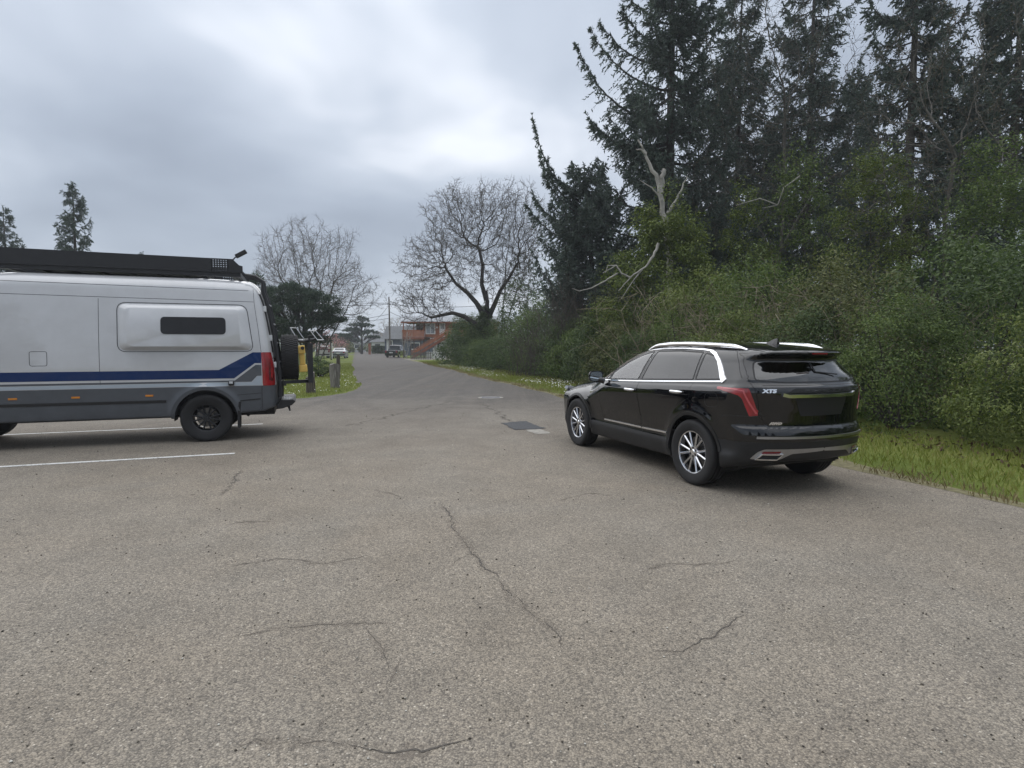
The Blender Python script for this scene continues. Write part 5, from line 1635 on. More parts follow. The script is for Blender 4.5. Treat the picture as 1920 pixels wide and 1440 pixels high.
roots = [[(0, 0, 0), (.05, 0, 2.), (-.2, .1, 4.), (-.3, .1, 6.), (-.1, 0, 8.)], [(-.1, 0, 3), (-1.0, 0, 4.6), (-1.9, .2, 5.9)], [(-.2, 0, 4), (.9, 0, 5.8), (1.7, .1, 7.4)]]
attr = crown_attr(r, 1300, [((-.2, 0, 9.2), (3.4, 2.8, 4.6)), ((-1.8, 0, 6.4), (2.2, 2.0, 2.0))])
bare_tree('alder_tree', 'bare alder standing among shrubs near the right edge', 'tree', b5, roots, attr, r, step=.34, infl=2.2, kill=.55, tip=.008, rmax=.17, twig_l=.5, mats=('bark_grey', 'bark_grey'), bud_size=.08)

# pale dead trunk and fallen limbs
def limb(mb, pts_, r0, r1, yv, k=9):
    P = [pt(px, py, yv + (dy if len(q) > 2 else 0)) for q in pts_ for px, py, dy in [(q[0], q[1], q[2] if len(q) > 2 else 0)]]
    Q = []
    for i in range(len(P) - 1):
        for j in range(4): Q.append(P[i].lerp(P[i + 1], j / 4) + Vector((r.normal(), r.normal(), r.normal())) * r0 * .18)
    Q.append(P[-1]); n = len(Q)
    mb.tube(Q, [r0 + (r1 - r0) * i / (n - 1) for i in range(n)], k)
sg_ = thing('dead_tree', 'bleached dead tree trunk broken off above the ivy', 'dead tree', at(1266, 27))
inv = Matrix.Translation(Vector(sg_.location)).inverted()
def snag(name, specs, yv, parent, mat='bark_pale'):
    mb = MB()
    for pts_, a, b_ in specs: limb(mb, pts_, a, b_, yv)
    if parent is not None: mb.v = [tuple(inv @ Vector(v)) for v in mb.v]
    return mb.build(name, M[mat], parent, smooth=True)
gz = 650 + EYE * F_PX / 27
snag('trunk', [([(1266, gz), (1262, 600), (1256, 500), (1248, 410), (1236, 350), (1220, 312), (1210, 285), (1196, 262)], .20, .03)], 27, sg_)
snag('branch', [([(1238, 362), (1241, 335), (1246, 318)], .13, .10)], 27, sg_)
snag('branch', [([(1252, 400), (1268, 375), (1280, 350), (1288, 330)], .08, .02)], 27, sg_)
snag('branch', [([(1240, 372), (1222, 352), (1200, 338)], .05, .012)], 27, sg_)
snag('branch', [([(1211, 288), (1203, 282), (1192, 280)], .06, .03)], 27, sg_)
fb = snag('dead_branch', [([(1235, 455), (1226, 480), (1210, 500), (1182, 520), (1160, 545)], .062, .014), ([(1182, 520), (1165, 512), (1156, 498), (1140, 506), (1130, 512)], .04, .012), ([(1205, 505), (1190, 522), (1165, 560)], .035, .01), ([(1156, 498), (1140, 498), (1135, 512)], .03, .01)], 23.5, None)
tag(fb, 'pale forked dead limb hanging out of the thicket', 'branch')
fb = snag('dead_branch', [([(1158, 512), (1135, 527), (1110, 540), (1086, 545), (1072, 541)], .036, .008)], 23.3, None)
tag(fb, 'single pale dead branch sloping down to the left of the forked limb', 'branch')
fb = snag('dead_branch', [([(1500, 330), (1470, 352), (1458, 385), (1430, 390)], .034, .010), ([(1458, 385), (1425, 372), (1380, 385)], .025, .01)], 24.5, None)
tag(fb, 'crooked pale branch high up in front of the ivy-clad trunks', 'branch')

# thicket along the right verge: front row, then taller rows behind
def rl(t, n): p = rp(t, n); return (p.x, p.y, 0)
kinds = [('shrub_dark', 'dark glossy'), ('shrub_mid', 'mid green'), ('shrub_dark', 'deep green'), ('shrub_light', 'yellow-green'), ('shrub_olive', 'olive')]
place = lambda k, n: ['nearest the camera', 'second from the near end', 'third from the near end', 'fourth from the near end', 'fifth from the near end', 'sixth from the near end', 'seventh from the near end', 'eighth from the near end', 'ninth from the near end', 'tenth from the near end', 'eleventh from the near end', 'twelfth from the near end', 'thirteenth from the near end', 'fourteenth from the near end', 'fifteenth from the near end', 'sixteenth from the near end', 'seventeenth from the near end', 'eighteenth from the near end', 'nineteenth from the near end', 'twentieth from the near end', 'twenty-first from the near end', 'twenty-second from the near end', 'last before the rhododendrons'][k]
t_ = -4.5; k = 0
seq = [1, 0, 1, 0, 1, 3, 1, 0, 3, 1, 0, 4, 0, 1, 0, 1, 0, 2, 0, 2, 1, 0, 2]
while t_ < 56 and k < 23:
    n0 = 2.75 - 1.5 * max(0, (t_ - 28) / 34)
    rx = r.uniform(1.35, 1.75); mt, nm = kinds[seq[k]]
    hh = r.uniform(2.0, 2.9)
    shrub('shrub', f'{nm} leafy shrub in the front row of the thicket, {place(k, 0)}', rl(t_, n0 + rx * .82), (rx, rx * 1.05), hh, r, (15000 if t_ < 16 else 9500 if t_ < 30 else 6000), .055 if t_ < 12 else .07 if t_ < 22 else .095, mt, 'shrub', 110, group='front row of the thicket')
    t_ += r.uniform(2.2, 2.9); k += 1
t_ = -5.0; k = 0
seq = [0, 1, 4, 1, 3, 0, 4, 1, 3, 0, 4, 1, 2, 0, 1, 0, 2, 0, 1, 2]
while t_ < 54 and k < 20:
    n0 = 5.6 - 1.3 * max(0, (t_ - 28) / 34)
    rx = r.uniform(1.7, 2.3); mt, nm = kinds[seq[k]]
    shrub('tall_shrub', f'{nm} tall shrub in the second row of the thicket, {place(k, 0)}', rl(t_, n0 + r.uniform(-.3, .6)), (rx, rx), r.uniform(3.4, 4.9), r, (17000 if t_ < 14 else 11000 if t_ < 22 else 7500), .085 if t_ < 16 else .10, mt, 'shrub', 110, group='second row of the thicket')
    t_ += r.uniform(2.8, 3.5); k += 1
# individual eye-catching plants
shrub('rhododendron', 'huge rounded rhododendron closing the thicket near the orange house', rl(58.5, 4.4), (3.0, 2.9), 4.3, r, 12000, .17, 'shrub_dark', 'shrub', 110, spread=.14)
shrub('rhododendron', 'rounded rhododendron under the wide bare alder', rl(52.5, 3.9), (2.8, 2.6), 4.3, r, 9000, .16, 'shrub_dark', 'shrub', 90, spread=.15)
shrub('ivy_column', 'bright green ivy heap swallowing the foot of the dead trunk', at(1252, 25.2), (2.1, 1.6), 7.7, r, 22000, .14, 'ivy', 'ivy', 150, spread=.14, stems=5, top=.93)
shrub('ivy_column', 'light green rounded bush top left of the forked dead limb', at(1172, 25), (1.5, 1.4), 5.4, r, 6500, .11, 'ivy', 'ivy', 70, stems=5)
shrub('ivy_column', 'tall ivy-clad trunk left of the crooked pale branch', at(1398, 26), (1.5, 1.4), 8.6, r, 7800, .12, 'ivy', 'ivy', 90, spread=.11, stems=5)
shrub('ivy_column', 'tall ivy-clad trunk right of the crooked pale branch', at(1492, 25), (1.7, 1.5), 10.5, r, 9000, .12, 'shrub_mid', 'ivy', 100, spread=.11, stems=5)
shrub('ivy_column', 'ivy-clad tree in the wood above the tail of the black car', at(1640, 21), (1.8, 1.6), 9.2, r, 17000, .10, 'ivy', 'ivy', 90, spread=.12, stems=5)
shrub('ivy_column', 'leafy ivy tower at the right edge of the picture', at(1860, 18), (1.8, 1.6), 8.0, r, 22000, .09, 'shrub_mid', 'ivy', 130, spread=.12, stems=5)
shrub('evergreen_bush', 'dark conical evergreen right of the slender alder', at(968, 45), (1.9, 1.8), 6.4, r, 6500, .13, 'shrub_dark', 'shrub', 80, spread=.12)
shrub('evergreen_bush', 'dull green bush between the alders and the leaning spruce', at(1035, 38), (2.4, 2.2), 5.6, r, 7000, .13, 'shrub_mid', 'shrub', 80, spread=.14)
twig_mass('bramble', 'brown leafless twiggy bush below the leaning spruce', at(1066, 31), (2.2, 1.9), 5.2, r, 150, 'bark_twig', 'bramble', .014, arch=.3)
twig_mass('bramble', 'tan arching bare brambles above the black car bonnet', at(1265, 20.5), (2.3, 1.6), 4.2, r, 85, 'twig_tan', 'bramble', .012)
twig_mass('bramble', 'pale tangle of bare canes above the black car roof', at(1375, 17.6), (2.0, 1.4), 3.6, r, 85, 'twig_tan', 'bramble', .011)
twig_mass('bramble', 'pale bare canes rising right of the ivy-clad trunks', at(1520, 15.0), (1.8, 1.4), 3.9, r, 80, 'twig_tan', 'bramble', .010)
twig_mass('bramble', 'bare brambles at the right edge behind the black car', at(1760, 12.2), (1.6, 1.3), 3.0, r, 70, 'twig_tan', 'bramble', .008)
twig_mass('bramble', 'brown bare stems in the hedge under the bushes left of the car', at(1000, 31), (1.8, 1.2), 3.2, r, 90, 'bark_twig', 'bramble', .012)

# left side: pine behind the van, others farther away
def pine(name, label, base, crown, r, n, needle=.15, trunk=None, mat='pine', tr_r=.16):
    t = thing(name, label, 'tree', base)
    mb = MB(); h = max(c[0][2] for c in crown)
    for tp in (trunk or [[(0, 0, 0), (.1, 0, h * .4), (0, 0, h * .85)]]):
        mb.tube(tp, [tr_r * (1 - .75 * i / (len(tp) - 1)) for i in range(len(tp))], 8)
    cs_ = []
    for c, rad in crown:
        m = max(8, int(np.prod(rad) ** (1 / 3) * 26))
        d = rand_dirs(r, m); d[:, 2] = np.abs(d[:, 2]) * 1.1 - .25
        q = np.array(c) + d * np.array(rad) * (r.random(m) ** .35)[:, None]
        cs_.append(q)
        for e in q[::3]: mb.tube([(c[0] * .25, c[1] * .25, c[2] * .62), tuple(np.array(c) * .5 + e * .5 - np.array([0, 0, .15])), tuple(e)], [.05, .03, .012], 5)
    mb.build('trunk', M['bark_dark'], t, smooth=True)
    C = np.concatenate(cs_); ci = r.integers(0, len(C), n)
    sz = r.uniform(.25, .55, len(C))[ci]
    off = rand_dirs(r, n) * (r.random(n) ** .6 * sz)[:, None] * np.array([1.15, 1.15, .7])
    d = unit(off + np.array([0, 0, .25]) + r.normal(size=(n, 3)) * .12)
    V, Fq = leaves_np(C[ci] + off, d, rand_dirs(r, n), needle * r.uniform(.7, 1.4, n), needle * .24)
    link('crown', np_mesh('crown', V, [Fq]), M[mat], t)
    return t
pine('pine_tree', 'broad dark shore pine beside the tail of the silver van', at(565, 42), [((-1.2, 0, 4.2), (2.0, 1.8, 1.5)), ((1.3, 0, 4.4), (1.9, 1.7, 1.4)), ((0.1, 0, 5.0), (1.6, 1.6, 1.3)), ((-2.6, 0, 4.6), (1.3, 1.3, 1.6)), ((2.4, 0, 3.5), (1.1, 1.2, 1.2)), ((.2, .2, 3.1), (2.6, 1.6, 1.1)), ((-.6, 0, 5.6), (1.8, 1.5, .9)), ((-2.2, 0, 2.6), (1.8, 1.5, 1.2)), ((.4, 0, 2.1), (1.6, 1.4, .8))], r, 62000,
     trunk=[[(.5, 0, 0), (.45, 0, 1.5), (.2, 0, 3.2), (0, 0, 5)]], tr_r=.2)
pine('pine_tree', 'small dark pine top showing over the van roof by the ladder', at(492, 36), [((0, 0, 4.6), (.8, .8, 1.0)), ((-.4, 0, 5.6), (.5, .5, .6)), ((.3, 0, 3.2), (1.2, 1.1, 1.3))], r, 6500)
pine('pine_tree', 'wind-shaped pine standing by itself at the end of the street', at(678, 125), [((-1.8, 0, 5.0), (2.2, 2, .9)), ((1.8, 0, 4.6), (2.0, 2, .8)), ((.2, 0, 7.2), (1.6, 1.5, 1.3)), ((-.9, 0, 6.2), (1.8, 1.6, .8)), ((1.3, 0, 6.0), (1.5, 1.5, .8)), ((2.6, 0, 3.6), (1.4, 1.4, .6)), ((-3.6, 0, 3.8), (2.2, 1.6, .8))], r, 9000, needle=.34, tr_r=.3)
pine('pine_tree', 'dark low pine in the distance left of the wind-shaped one', at(655, 150), [((0, 0, 3.0), (3.4, 3, 1.6)), ((-2.5, 0, 4.0), (2, 2, 1.5)), ((1.6, 0, 4.8), (1.6, 2, 1.2))], r, 7000, needle=.4, tr_r=.3)
# pink blossom
def blossom(label, px, y, h, n):
    b_ = Vector(at(px, y)); roots = [[(0, 0, 0), (0, 0, .6), (.05, 0, 1.2)]]
    attr = crown_attr(r, 260, [((0, 0, h * .65), (h * .5, h * .45, h * .34))])
    t = bare_tree('cherry_tree', label, 'tree', b_, roots, attr, r, step=.25, infl=2.0, kill=.4, tip=.012, rmax=.09, twig_l=.3, buds=False, mats=('bark_dark', 'bark_twig'), iters=40)
    c = attr[r.integers(0, len(attr), n)] + r.normal(size=(n, 3)) * .14
    V, Fq = leaves_np(c, rand_dirs(r, n), rand_dirs(r, n), .13, .11)
    link('blossom', np_mesh('blossom', V, [Fq]), M['blossom'], t)
blossom('pink blossoming cherry above the white car behind the van', 607, 78, 3.9, 1300)
blossom('small pale pink cherry right of the sign post', 640, 92, 3.0, 500)
shrub('low_shrub', 'low dark spreading shrub on the grass right of the van carrier', at(597, 30.5), (.75, .7), 1.05, r, 3800, .07, 'shrub_dark', 'shrub', 40, spread=.2)
b6 = Vector(at(762, 76)); roots = [[(.0, 0, 0), (-.05, 0, .5), (-.2, 0, 1.0)], [(0, 0, 0), (.1, 0, .6), (.25, 0, 1.2)]]
bare_tree('birch_sapling', 'pale bare sapling in front of the orange house', 'tree', b6, roots, crown_attr(r, 220, [((0, 0, 2.6), (1.0, .8, 1.5))]), r, step=.22, infl=1.8, kill=.35, tip=.014, rmax=.05, twig_l=.3, mats=('bark_pale', 'bark_pale'), buds=False, iters=40)
b7 = Vector(at(745, 118)); roots = [[(.0, 0, 0), (0, 0, 1.2), (.1, 0, 2.4)]]
bare_tree('bare_tree', 'hazy grey bare tree behind the blue-grey house', 'tree', b7, roots, crown_attr(r, 700, [((0, 0, 5.2), (4.2, 3.2, 2.6))]), r, step=.4, infl=2.6, kill=.6, tip=.02, rmax=.2, twig_l=.6, mats=('bark_grey', 'twig_tan'), buds=False, iters=50)
# conifers behind the van on the far left
sp5 = spruce('spruce_tree', 'spruce rising behind the van roof at far left', at(150, 48), 15, lambda u: 3.4 * (1 - u) ** .8 + .2, r, .25, whorl=.6, per=5, z0=1.5, dens=.7, needle=.2, nw=.06)
for px_, y_, s_, rz_, lb in ((20, 56, 1.0, 2.0, 'spruce half cut off by the left edge above the van'), (275, 66, .82, 4.0, 'smaller spruce farther back, right of the tall spruce above the van roof')):
    o = copy_tree(sp5); o.location = at(px_, y_); o.scale = (s_, s_, s_); o.rotation_euler = (0, 0, rz_); o['label'] = lb

for k, (x_, y_, lb) in enumerate(((-11.5, 21.5, 'big dark shrub added behind the rear of the silver van to darken reflections'), (-15.5, 20.5, 'big dark shrub added behind the middle of the silver van to darken reflections'), (-19.5, 19.5, 'big dark shrub added behind the front of the silver van to darken reflections'), (-24, 18.5, 'big dark shrub added left of the silver van to darken reflections'))):  # added shrubs, hidden by the van, that darken the SUV door reflections
    shrub('evergreen_bush', lb, (x_, y_, 0), (2.2, 1.9), 3.0, r, 5000, .12, 'shrub_dark', 'shrub', 70)
for px_, y_, s_, rz_, lb in ((-9, -34, 1.0, 1.0, 'spruce behind the camera, mirrored at the left of the car rear window'), (2, -40, 1.15, 2.0, 'tallest spruce behind the camera, mirrored in the car tailgate'), (10, -36, .9, 3.0, 'spruce behind the camera, mirrored at the right of the car rear window'), (20, -44, 1.1, 5.0, 'farthest spruce behind the camera, mirrored in the car bumper corner')):
    o = copy_tree(sp5); o.location = (px_, y_, 0); o.scale = (s_, s_, s_); o.rotation_euler = (0, 0, rz_); o['label'] = lb
# distant woods that close the horizon
def far_wood(name, label, arc, n, hmax, leaf, mat, clumps):
    C = []
    for k in range(clumps):
        u = r.random(); px_ = arc[0] + (arc[1] - arc[0]) * u; y_ = r.uniform(arc[2], arc[3])
        h = hmax * r.uniform(.45, 1.0); rx = h * r.uniform(.3, .5)
        m = n // clumps
        d = rand_dirs(r, m) * (r.random(m) ** .4)[:, None]
        c = np.array([gx(px_, y_), y_, h * .5]) + d * np.array([rx, rx, h * .5])
        C.append(c)
    c = np.concatenate(C); c[:, 2] = np.maximum(c[:, 2], .2)
    V, Fq = leaves_np(c, rand_dirs(r, len(c)), unit(rand_dirs(r, len(c)) + np.array([0, -.3, .5])), leaf * r.uniform(.6, 1.4, len(c)), leaf * .6)
    o = link(name, np_mesh(name, V, [Fq]), M[mat])
    tag(o, label, 'wood'); o['kind'] = 'stuff'
far_wood('far_wood', 'hazy distant trees closing the end of the street', (-600, 800, 210, 300), 26000, 9, 1.0, 'shrub_mid', 120)
far_wood('far_wood', 'dark wood behind the thicket on the right', (1000, 2300, 60, 95), 26000, 17, .55, 'spruce', 90)
far_wood('far_scrub', 'brown scrub in front of the distant trees', (560, 720, 135, 190), 4200, 3.2, .5, 'shrub_olive', 34)
# grass
def blades(name, label, pts_, hmin, hmax, w, mat='grass', kind='grass'):
    n = len(pts_); c = np.zeros((n, 3)); c[:, :2] = pts_
    h = r.uniform(hmin, hmax, n)
    d = unit(np.stack([r.normal(size=n) * .38, r.normal(size=n) * .38, np.ones(n)], 1))
    c = c + d * h[:, None] * .45
    V, Fq = leaves_np(c, d, rand_dirs(r, n), h, w * r.uniform(.7, 1.4, n))
    o = link(name, np_mesh(name, V, [Fq]), M[mat]); tag(o, label, kind); o['kind'] = 'stuff'
T_ = r.uniform(-6, 64, 66000) ** 1.0; n_ = r.uniform(.02, 3.4, len(T_))
edge = .12 * np.sin(T_ * .35) + .07 * np.sin(T_ * 1.3)
dn_ = r.random(len(T_)) < np.clip((n_ - .05) * 1.5, .12, 1)
T_, n_, edge = T_[dn_], n_[dn_], edge[dn_]
P2 = np.array([[RO.x, RO.y]]) + T_[:, None] * np.array([[RD.x, RD.y]]) + (n_ + edge)[:, None] * np.array([[RN.x, RN.y]])
blades('verge_grass', 'green grass strip between the asphalt and the thicket', P2, .05, .17, .016)
ol = [(p[0], p[1]) for p in left + nose2] + [(-24, 12.3), (-40, 20), (-60, 190)]
xy = np.stack([r.uniform(-19, -5.6, 120000), 15 + r.random(120000) ** 1.4 * 40], 1)
m_ = in_poly(xy[:, 0], xy[:, 1], ol)
blades('lawn_grass', 'short bright lawn on the rounded corner beyond the van', xy[m_][:60000], .04, .12, .016)
T_ = r.uniform(-6, 60, 16000); n_ = np.abs(r.normal(size=len(T_))) * .30 - .10
P2 = np.array([[RO.x, RO.y]]) + T_[:, None] * np.array([[RD.x, RD.y]]) + (n_ + .12 * np.sin(T_ * .35) + .07 * np.sin(T_ * 1.3))[:, None] * np.array([[RN.x, RN.y]])
cl_ = np.sin(T_ * 2.1) + np.sin(T_ * 5.3 + 1) + r.normal(size=len(T_)) > .2
blades('straw_grass', 'dry straw-coloured grass along the crumbling road edge', P2[cl_], .04, .13, .014, 'straw')
T_ = r.uniform(-5, 58, 5200); n_ = r.uniform(1.9, 3.6, len(T_)) - 1.4 * np.maximum(0, (T_ - 28) / 34) * (r.random(len(T_)) ** .5)
P2 = np.zeros((len(T_), 3)); P2[:, :2] = np.array([[RO.x, RO.y]]) + T_[:, None] * np.array([[RD.x, RD.y]]) + n_[:, None] * np.array([[RN.x, RN.y]]); P2[:, 2] = r.uniform(.02, .10, len(T_))
V, Fq = leaves_np(P2, rand_dirs(r, len(T_)), unit(rand_dirs(r, len(T_)) * .5 + np.array([0, 0, 1.])), .075 * r.uniform(.6, 1.4, len(T_)), .05)
o = link('leaf_litter', np_mesh('leaf_litter', V, [Fq]), M['litter']); tag(o, 'brown dead leaves lying at the foot of the thicket', 'leaf litter'); o['kind'] = 'stuff'
def daisies(name, label, pts_):
    n = len(pts_); c = np.zeros((n, 3)); c[:, :2] = pts_; c[:, 2] = r.uniform(.08, .15, n)
    nr = unit(np.stack([r.normal(size=n) * .3, r.normal(size=n) * .3 - .25, np.ones(n)], 1))
    V, Fq = leaves_np(c, np.cross(nr, rand_dirs(r, n)), nr, .036, .042)
    o = link(name, np_mesh(name, V, [Fq]), M['petal']); tag(o, label, 'flowers'); o['kind'] = 'stuff'
cl_ = r.uniform(0, 1, (46, 2)); cT = 16 + cl_[:, 0] * 34; cn = .5 + cl_[:, 1] * 1.9
q = r.integers(0, 46, 900); T_ = cT[q] + r.normal(size=900) * .55; n_ = np.clip(cn[q] + r.normal(size=900) * .28, .3, 2.9)
daisies('verge_daisies', 'small white daisies scattered in the grass by the thicket', np.array([[RO.x, RO.y]]) + T_[:, None] * np.array([[RD.x, RD.y]]) + n_[:, None] * np.array([[RN.x, RN.y]]))
xy = np.stack([r.uniform(-12, -5.8, 2600), r.uniform(17, 34, 2600)], 1); m_ = in_poly(xy[:, 0], xy[:, 1], ol)
daisies('lawn_daisies', 'small white daisies on the rounded lawn corner', xy[m_][:260])
# ---------------------------------------------------------------- street furniture, houses, other cars
def grain(name, dk, lt):
    m, t, b, o = new_mat(name)
    c = t.nodes.new('ShaderNodeTexCoord'); mp = t.nodes.new('ShaderNodeMapping'); mp.inputs['Scale'].default_value = (26, 26, 1.6)
    t.links.new(c.outputs['Object'], mp.inputs[0])
    f = noise(t, 1.0, 5, .65, mp.outputs[0], .4)
    t.links.new(ramp(t, f, [(.34, dk), (.52, tuple((a + b_) / 2 for a, b_ in zip(dk, lt))), (.66, lt)]), b.inputs['Base Color']); set_p(b, Roughness=.9)
    bump(t, b, f, .8, .02)
    return m
M['wood_grey'] = grain('weathered_wood', (.055, .048, .040), (.27, .255, .23))
M['wood_brown'] = grain('old_wood', (.022, .018, .014), (.16, .135, .11))
M['pole_wood'] = simple('pole_wood', (.13, .115, .10), .9, var=.25, scale=3)
M['cable'] = simple('cable', (.03, .03, .032), .7, var=.1)
M['cedar'] = simple('cedar_siding', (.33, .125, .062), .75, var=.18, scale=2.5)
M['cedar_dark'] = simple('cedar_trim', (.24, .085, .045), .75, var=.18, scale=3)
M['metal_roof'] = simple('metal_roof', (.17, .19, .215), .55, .0, var=.08, scale=2)
M['white_trim'] = simple('white_trim', (.72, .72, .70), .6, var=.06)
M['blue_siding'] = simple('blue_siding', (.095, .115, .145), .7, var=.08, scale=2)
M['grey_siding'] = simple('grey_siding', (.38, .39, .39), .7, var=.08, scale=2)
M['shingle'] = simple('shingle', (.13, .135, .14), .9, var=.25, scale=5)
M['pane'] = simple('pane', (.04, .045, .05), .2, var=.2, spec=.3)
M['curtain'] = simple('curtained_pane', (.34, .37, .40), .2, var=.25, scale=6)
M['beige'] = simple('beige_wall', (.42, .38, .32), .8, var=.1)
def post(label, px, y, h, r0, r1, lean, mat, split=False):
    mb = MB(); n = 7; k = 11; vs_ = []; fs_ = []
    for i in range(n):
        u = i / (n - 1)
        for j in range(k):
            a = 2 * PI * j / k; rr = (r0 + (r1 - r0) * u) * (1 + .13 * math.sin(3 * a + 1.3) + .06 * math.sin(5 * a + i))
            top_j = (.10 * math.sin(a * 2 + 1) * h * .35 if i == n - 1 else 0)
            vs_.append(Vector((math.cos(a) * rr + lean[0] * u * h, math.sin(a) * rr + lean[1] * u * h, u * h + top_j - .02 * (i == 0))))
    for i in range(n - 1):
        for j in range(k): fs_.append((i * k + j, i * k + (j + 1) % k, (i + 1) * k + (j + 1) % k, (i + 1) * k + j))
    fs_.append(tuple((n - 1) * k + j for j in range(k)))
    mb.add(vs_, fs_)
    o = mb.build('wooden_post', M[mat], None, smooth=True); o.location = at(px, y); o.rotation_euler = (0, 0, px)
    tag(o, label, 'post', 'old posts on the lawn corner')
post('short dark split stump nearest the van on the lawn corner', 580, 19.8, .56, .15, .14, (.0, 0), 'wood_brown')
post('thin pale stake standing right against the short split stump', 588, 19.9, .72, .045, .04, (.04, 0), 'wood_grey')
post('thick weathered grey post leaning left on the lawn corner', 627, 22.3, .92, .17, .20, (-.12, 0), 'wood_grey')
post('thin dark post behind the thick leaning grey one', 633, 29.5, 1.15, .10, .09, (-.05, 0), 'wood_brown')
sp = thing('sign_post', 'tall brown post with a narrow pale board by the parked cars', 'post', at(621, 70))
MB().box(-.10, .06, -.07, .07, 0, 2.35).build('post', M['wood_brown'], sp, bevel=.01)
MB().box(.062, .16, -.09, -.05, .15, 2.1).build('board', M['white_trim'], sp)
MB().box(-.16, .20, -.10, .10, 2.35, 2.45).build('cap', M['wood_brown'], sp)
# utility pole
up = thing('utility_pole', 'tall wooden utility pole behind the parked pickup', 'pole', at(731, 96))
MB().tube([(0, 0, 0), (0, 0, 4.8), (-.05, 0, 9.8)], [.16, .14, .10], 10).build('pole', M['pole_wood'], up, smooth=True)
for z_ in (6.3, 7.0, 8.6): MB().tube([(0, -.1, z_), (0, -.28, z_)], .05, 6).build('insulator', M['wood_grey'], up)
def wire(label, a, b_, sag):
    a = Vector(a); b_ = Vector(b_)
    o = MB().tube([a.lerp(b_, s) - Vector((0, 0, 4 * sag * s * (1 - s))) for s in np.linspace(0, 1, 22)], .032, 5).build('overhead_wire', M['cable'])
    tag(o, label, 'wire', 'wires strung to the utility pole')
P_ = Vector(at(731, 96))
wire('highest overhead wire running left from the utility pole', P_ + Vector((-.1, -.2, 8.75)), at(400, 70, 10.2), 1.0)
wire('second overhead wire running left from the utility pole', P_ + Vector((.1, -.2, 8.6)), at(390, 72, 9.6), 1.2)
wire('thick low telephone wire sagging left from the pole', P_ + Vector((0, 0, 7.0)), at(420, 70, 8.0), 1.9)
wire('lowest overhead wire sagging left below the telephone wire', P_ + Vector((0, 0, 6.3)), at(440, 74, 6.6), 1.2)
wire('overhead wire running right from the pole over the orange house', P_ + Vector((.1, -.2, 8.6)), at(1010, 80, 8.2), .8)
wire('service wire dropping from the pole to the orange house eaves', P_ + Vector((0, 0, 7.4)), at(800, 79, 5.4), .5)
wire('overhead wire running away from the pole down the street', P_ + Vector((0, .2, 8.6)), at(690, 190, 9.5), 1.0)

# orange two-storey house with outside stair and balcony
def house_window(parent, x0, x1, z0, z1, y, n=2, mat='pane'):
    f = MB(); t = .13
    f.box(x0 - t, x1 + t, y - .05, y + .0, z1, z1 + t); f.box(x0 - t, x1 + t, y - .05, y, z0 - t, z0)
    f.box(x0 - t, x0, y - .05, y, z0, z1); f.box(x1, x1 + t, y - .05, y, z0, z1)
    for k in range(1, n): f.box(x0 + (x1 - x0) * k / n - .03, x0 + (x1 - x0) * k / n + .03, y - .045, y, z0, z1)
    w = f.build('window', M['white_trim'], parent)
    MB().box(x0, x1, y - .02, y - .005, z0, z1).build('pane', M[mat], w)
    return w
oh = thing('orange_house', 'two-storey orange wooden house with metal roof, balcony and outside stair', 'house', at(757, 80), R(2))
Lh = 13.0; z1, ze, zr = 2.95, 5.05, 5.85; Dp = 7.0
w = MB(); w.box(2.9, Lh, 0, Dp, z1, ze); w.build('upper_wall', M['cedar'], oh)
for k in range(11): MB().box(2.9, Lh, -.022, -.002, z1 + .02 + k * .19, z1 + .195 + k * .19).build('siding_board', M['cedar'], oh)
w = MB(); w.box(4.2, Lh, .3, Dp, 0, z1); w.build('lower_wall', M['beige'], oh)
w = MB(); w.prism([(0, 0), (Dp, 0), (Dp / 2, .78)], 2.88, Lh, Matrix(((0, 1, 0, 0), (1, 0, 0, 0), (0, 0, 1, ze), (0, 0, 0, 1)))); w.build('gable_wall', M['cedar_dark'], oh)
rf = MB()
for s_ in (-1, 1):
    a = (Dp / 2, zr + .06); b_ = (Dp / 2 + s_ * (Dp / 2 + .6), ze - .08)
    rf.add([Vector((x, yz[0], yz[1] + dz)) for dz in (0, .07) for yz in (a, b_) for x in (-.3, Lh + .4)], [(0, 1, 3, 2), (4, 6, 7, 5), (0, 4, 5, 1), (2, 3, 7, 6), (0, 2, 6, 4), (1, 5, 7, 3)])
ro = rf.build('roof', M['metal_roof'], oh)
rib = MB().bar((0, Dp / 2, zr + .15), (0, -.6, ze + .01), .06, .05).build('roof_rib', M['metal_roof'], ro)
for k in range(1, 26): o = link('roof_rib', rib.data, None, ro); o.location = (k * .52, 0, 0)
MB().box(-.3, Lh + .4, -.66, -.60, ze - .22, ze - .04).build('fascia', M['cedar_dark'], oh)
gb = MB(); gb.add([Vector((-.28, -.55, ze - .1)), Vector((-.28, Dp + .55, ze - .1)), Vector((-.28, Dp / 2, zr + .02))], [(0, 1, 2)]); gb.build('gable_board', M['cedar_dark'], oh)
dk = MB(); dk.box(-.1, 2.9, -.5, Dp, z1 - .28, z1 - .02); dk.build('balcony_deck', M['cedar_dark'], oh)
for x_ in (-.02, 1.4, 2.76):
    MB().box(x_, x_ + .13, -.45, -.32, z1, ze - .1).build('balcony_post', M['cedar_dark'], oh)
    MB().box(x_, x_ + .14, -.45, -.31, 0, z1 - .28).build('balcony_leg', M['wood_brown'], oh)
    MB().box(x_, x_ + .14, Dp - .4, Dp - .26, 0, z1 - .28).build('balcony_leg', M['wood_brown'], oh)
for k in range(5): MB().box(-.08, 2.9, -.53, -.50, z1 + .02 + k * .19, z1 + .19 + k * .19).build('balcony_board', M['cedar'], oh)
for k in range(4): MB().box(-.14, -.10, -.5, Dp, z1 + .02 + k * .24, z1 + .23 + k * .24).build('balcony_board', M['cedar'], oh)
